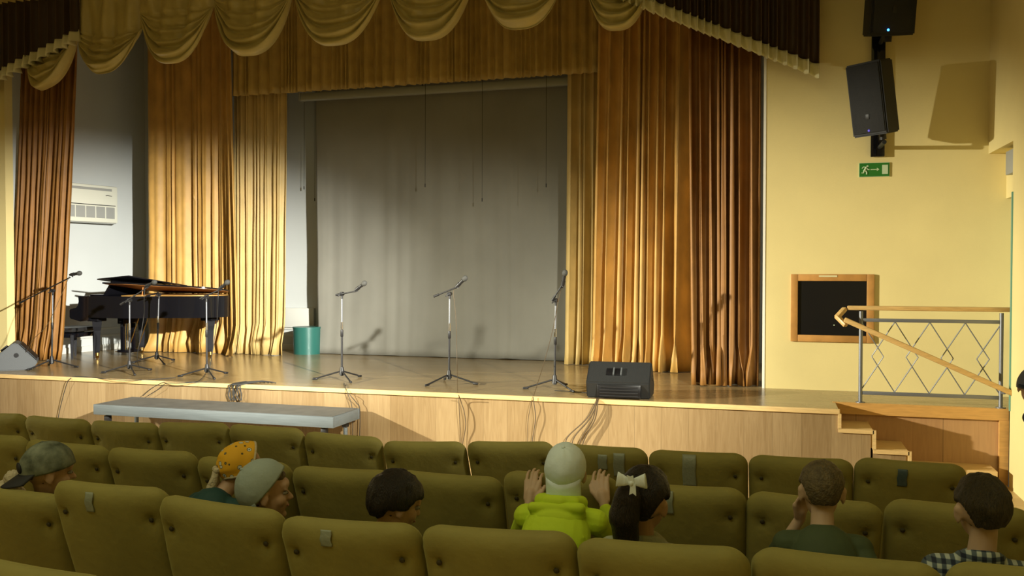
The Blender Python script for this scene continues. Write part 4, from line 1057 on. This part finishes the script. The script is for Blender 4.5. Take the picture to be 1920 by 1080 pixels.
    for s in (-1, 1):
        mb = MB(); mb.ell(T @ Vector((s * .029, .072, .001)), (.0115, .0115, .0085)); e = mb.build('eye', M['eye'], t)
        mb = MB(); mb.ell(T @ Vector((s * .029, .0815, .001)), (.0055, .0035, .0055), T.to_3x3().to_4x4()); mb.build('iris', M['iris'], e)
    mb = MB(); mb.ell(T @ Vector((0, .085, -.0525)), (.017, .006, .006), T.to_3x3().to_4x4()); mb.build('lips', M['lips'], t)
    return t, T, nk, sv, fv, org

def HP(px, py, Y): return atY(px, py, Y)
def rest_arms(hip, sh_w, fv_deg, zk):
    """hands resting on the thighs"""
    a = R(fv_deg - 90); sv = Vector((math.cos(a), math.sin(a), 0)); fv = Vector((-math.sin(a), math.cos(a), 0)); out = []
    for s in (-1, 1):
        wr = hip + sv * s * .10 + fv * .20 + Vector((0, 0, .10)); el = hip + sv * s * (sh_w + .05) + fv * .03 + Vector((0, 0, .15))
        out.append(dict(elbow=el, wrist=wr, knuckle=wr + fv * .055 + Vector((0, 0, -.01)), side=tuple(sv), thumb=1 if s > 0 else -1, up=(0, 0, -1), curl=(.1, .3, .4)))
    return out
SEATZ = .28 + .49
# boy in the green shirt (hand raised to his face)
hd = HP(1541, 920, 3.30); nk = Vector((hd.x + .0, 3.24, hd.z - .135)); hp = Vector((hd.x + .02, 3.10, SEATZ + .08))
arms = rest_arms(hp, .115, 90, 0)
wr = HP(1500, 972, 3.42)
arms[0] = dict(elbow=(nk.x - .16, 3.42, nk.z - .16), wrist=tuple(wr), knuckle=tuple(HP(1500, 942, 3.40)), side=(.6, .8, 0), up=(.8, -.2, .1), curl=(.5, .9, 1.1), thumb=-1)
t, T, nk_, sv, fv, org = person('boy with cropped fair hair in a dark green shirt, hand held to his face', hd, 92, -4, 0, nk, hp, .118, arms, M['skin_pale'], M['green_shirt'], M['jeans'], sleeve='short')
hair_shell(t, T, M['hair_fair'], front=.5, side=.02, back=-.62, thick=1.05, seed=2, rough=.005)
# boy in the plaid shirt
hd = HP(1841, 954, 2.98); nk = Vector((hd.x - .005, 2.97, hd.z - .150)); hp = Vector((hd.x, 3.06, SEATZ + .08))
t, T, nk_, sv, fv, org = person('boy with dark brown hair in a navy and white plaid shirt, at the right', hd, 98, 2, -3, nk, hp, .118, rest_arms(hp, .118, 90, 0), M['skin_pale'], M['plaid'], M['jeans'], sleeve='long', collar='fold', scale=1.0, rot_sh=88)
hair_shell(t, T, M['hair_brown'], front=.42, side=.0, back=-.60, thick=1.06, seed=5, rough=.012)
# child in the neon hoodie gripping the seat in front
hd = HP(1061, 885, 3.36); nk = Vector((hd.x - .004, 3.29, hd.z - .12)); hp = Vector((hd.x - .01, 3.02, SEATZ + .08))
YT, ZT = 3.72, CAMZ - .905
def grip(px, py, s):
    k = HP(px, py, 3.655); w_ = HP(px + s * 8, py + 45, 3.60)
    return dict(elbow=tuple(HP(px + s * 34, py + 120, 3.50)), wrist=tuple(w_), knuckle=tuple(k), side=(1, 0, 0), dir=Vector((0, .42, .9)).normalized(), up=(0, .97, -.22), curl=(.25, .75, 1.25), thumb=1 if s > 0 else -1)
arms = [grip(1000, 901, -1), grip(1125, 903, 1)]
arms[0]['thumb'] = -1
t, T, nk_, sv, fv, org = person('child in a neon green hoodie and white cap gripping the seat in front', hd, 92, 12, 0, nk, hp, .135, arms, M['skin_pale'], M['neon'], M['navy'], sleeve='long', collar='hood', vox=.0038, rot_sh=90)
hair_shell(t, T, M['hair_brown'], front=.5, side=.0, back=-.55, thick=1.03, seed=8)
cap_hat(t, T, M['cap_white'], M['cap_white'], tilt=14, brim_dir=180, brim_len=.055, droop=72, scale=1.0, deep=6)
mb = MB()
for s in (-1, 1): mb.cap(nk_ + sv * s * .085 - fv * .055 + Vector((0, 0, -.005)), nk_ + sv * s * .02 - fv * .110 + Vector((0, 0, -.090)), .026, .030)
mb.ell(nk_ - fv * .085 + Vector((0, 0, -.030)), (.085, .034, .045)); mb.ell(nk_ - fv * .100 + Vector((0, 0, -.075)), (.065, .028, .035))
mb.cap(nk_ - sv * .09 - fv * .07 + Vector((0, 0, .012)), nk_ + sv * .09 - fv * .07 + Vector((0, 0, .020)), .022, .022)
o = mb.build('hood', M['neon'], t); remesh(o, .005, 4)
# girl with ponytail and bow
hd = HP(1209, 938, 2.98); nk = Vector((hd.x - .01, 3.0, hd.z - .145)); hp = Vector((hd.x, 3.08, SEATZ + .08))
t, T, nk_, sv, fv, org = person('girl with a dark ponytail tied with a white bow, in a pale blouse', hd, 74, 2, 4, nk, hp, .11, rest_arms(hp, .11, 85, 0), M['skin'], M['pale_blouse'], M['navy'], sleeve='long', collar='fold', scale=1.03, rot_sh=80)
hair_shell(t, T, M['hair_dark'], front=.5, side=-.05, back=-.62, thick=1.15, seed=11, rough=.006)
pb = HP(1180, 912, 2.86) - org
mb = MB(); c = pb
mb.cap(T @ Vector((0, -.07, .055)), c, .030, .026)
P = [c, HP(1176, 935, 2.84) - org, HP(1170, 970, 2.84) - org, HP(1174, 1010, 2.86) - org, HP(1184, 1050, 2.88) - org]
for i in range(4): mb.cap(P[i], P[i + 1], (.030, .046, .052, .044)[i], (.046, .052, .044, .02)[i])
o = mb.build('ponytail', M['hair_dark'], t); remesh(o, .006, 4)
bow = MB(); bc = HP(1184, 906, 2.80) - org
for s in (-1, 1):
    Mx = Matrix.Translation(bc) @ Matrix.Rotation(R(-8 * s), 4, 'Y') @ Matrix.Translation((s * .024, 0, .003))
    def f(u, v, s=s, Mx=Mx):
        a = u * 2 * math.pi; x = (v - .5) * .046; w_ = .008 + .016 * (.5 + s * (v - .5))
        return Mx @ Vector((x, .010 * math.cos(a) * (.5 + s * (v - .5)) + .002 * math.sin(20 * v), w_ * math.sin(a)))
    bow.grid(f, 16, 8, closeu=True)
o = bow.build('hair_bow', mat('white_bow_cloth', (.78, .86, .84), .6, bump=.4), t, auto=False); solid(o, .002)
mb = MB(); mb.ell(bc, (.010, .012, .012)); 
mb.prism([(-.004, 0), (.012, 0), (.014, -.038), (.003, -.030), (-.008, -.036)], -.002, .002, Matrix.Translation(bc + Vector((.002, -.006, 0))) @ Matrix.Rotation(R(90), 4, 'X'))
mb.prism([(.0, .0), (.014, .0), (.010, .026), (.0, .022), (-.010, .026)], -.002, .002, Matrix.Translation(bc + Vector((-.004, -.006, 0))) @ Matrix.Rotation(R(90), 4, 'X'))
mb.build('bow_tail', bpy.data.materials['white_bow_cloth'], o)
# dark haired boy in profile
hd = HP(742, 943, 2.98); nk = Vector((hd.x - .05, 3.0, hd.z - .14)); hp = Vector((hd.x - .02, 3.08, SEATZ + .08))
t, T, nk_, sv, fv, org = person('boy with a thick mop of dark hair looking down to the right', hd, 44, -16, 0, nk, hp, .115, rest_arms(hp, .11, 70, 0), M['skin'], M['navy'], M['jeans'], sleeve='long', collar='fold', rot_sh=70)
hair_shell(t, T, M['hair_dark'], front=.12, side=-.38, back=-.75, thick=1.20, seed=14, rough=.012, ear=False, front_w=52)
# boy with the pale backward cap, in profile
hd = HP(497, 922, 2.98); nk = Vector((hd.x - .03, 3.02, hd.z - .14)); hp = Vector((hd.x - .02, 3.08, SEATZ + .08))
t, T, nk_, sv, fv, org = person('child in a pale grey-green cap, face turned to the right in profile', hd, 34, -2, 0, nk, hp, .115, rest_arms(hp, .11, 70, 0), M['skin'], M['navy'], M['jeans'], sleeve='long', rot_sh=65)
hair_shell(t, T, M['hair_fair'], front=.40, side=.05, back=-.45, thick=1.04, seed=17)
cap_hat(t, T, M['cap_grey'], M['cap_grey'], tilt=50, brim_dir=180, brim_len=.045, droop=60, scale=1.07)
# child in the orange football scarf, bending forward
hd = HP(453, 879, 3.42); nk = Vector((hd.x - .07, 3.33, hd.z - .105)); hp = Vector((hd.x - .10, 3.08, SEATZ + .08))
t, T, nk_, sv, fv, org = person('child in an orange headscarf printed with footballs and a dark teal jacket', hd, 42, -14, 0, nk, hp, .115, rest_arms(hp, .11, 75, 0), M['skin'], M['teal_jacket'], M['navy'], sleeve='long', collar='fold', rot_sh=75)
def scarf(u, v):
    al = u * 2 * math.pi; th = .01 + v * R(106 - 52 * sstep(.0, .9, -math.cos(al)))
    k = 1.12 + .03 * noise.noise(Vector((math.cos(al) * 2, math.sin(al) * 2, v * 5))) + .018 * math.sin(11 * v + 2 * math.sin(al)) + .10 * sstep(.75, 1, v) * max(0, math.cos(al) + .3)
    return T @ (Vector((.075 * math.sin(al) * math.sin(th), -.094 * math.cos(th), .086 * math.cos(al) * math.sin(th))) * k + Vector((0, -.004, .022)))
mb = MB(); mb.grid(scarf, 56, 26, closeu=True); sc = mb.build('headscarf', M['football'], t, auto=False); solid(sc, .004)
mb = MB()
rim = [Vector(scarf(i / 40, 1.0)) for i in range(41)]; mb.tube(rim, .0055, 8); mb.build('scarf_hem', M['cream_knit'], sc)
for sgn, L in ((1, .075), (-1, .055)):
    kn = T @ Vector((.02 * sgn, -.105, -.020))
    mb = MB(); mb.ell(kn, (.016, .014, .014)); mb.cap(kn, kn + Vector((-.012 * sgn - .01, -.01, -L)), .011, .023, 10); o = mb.build('scarf_tail', M['cream_knit'], sc)
# child in the camouflage cap
hd = HP(92, 884, 2.98); nk = Vector((hd.x - .04, 3.02, hd.z - .13)); hp = Vector((hd.x - .02, 3.08, SEATZ + .08))
t, T, nk_, sv, fv, org = person('child in a green camouflage cap worn backwards, at the far left', hd, 52, -6, 0, nk, hp, .115, rest_arms(hp, .11, 75, 0), M['skin'], M['navy'], M['jeans'], sleeve='long', rot_sh=72)
hair_shell(t, T, M['hair_fair'], front=.42, side=.0, back=-.5, thick=1.03, seed=21)
cap_hat(t, T, M['cap_camo'], M['black_cloth'], tilt=16, brim_dir=180, brim_len=.075, droop=22, scale=1.07, hole=True)
# child hidden behind the seats, only a pompom shows
hd = HP(10, 955, 2.98); nk = Vector((hd.x - .08, 3.02, hd.z - .14)); hp = Vector((hd.x - .2, 3.08, SEATZ + .02))
t, T, nk_, sv, fv, org = person('child sunk behind the seat, only the cream pompom of the hat showing', hd, 90, 0, 0, nk, hp, .09, rest_arms(hp, .08, 90, 0), M['skin'], M['navy'], M['jeans'])
cap_hat(t, T, M['cream_knit'], M['cream_knit'], brim_len=.004, scale=1.04, name='knitted_hat')
def pom(u, v):
    a, th = u * 2 * math.pi, .01 + v * (math.pi - .02); d = Vector((math.cos(a) * math.sin(th), math.sin(a) * math.sin(th), math.cos(th)))
    return HP(25, 898, 2.98) - org + d * .036 * (1 + .22 * noise.noise(d * 5) + .1 * noise.noise(d * 13))
mb = MB(); mb.grid(pom, 36, 20, closeu=True); mb.build('pompom', M['cream_knit'], t, auto=False)
# person at the right edge of the photo by the door wall
hd = HP(1935, 727, 6.3); nk = hd + Vector((.10, 0, -.15)); hp = Vector((1.95, hd.y, .66))
t, T, nk_, sv, fv, org = person('person with grey-blue headwear standing by the wall at the right edge', hd, 75, 0, 8, nk, hp, .10, [dict(elbow=(hp.x - .03, hp.y + s * .17, .84), wrist=(hp.x - .06, hp.y + s * .16, .66), knuckle=(hp.x - .06, hp.y + s * .16, .60), side=(1, 0, 0), up=(-1, 0, 0), curl=(.1, .3, .4), thumb=s) for s in (1, -1)], M['skin'], M['navy'], M['jeans'], stand=True)
cap_hat(t, T, mat('grey_blue_knit', (.12, .13, .17), .9, bump=.8), M['navy'], brim_len=.02, scale=1.12, deep=10, name='knitted_hat')
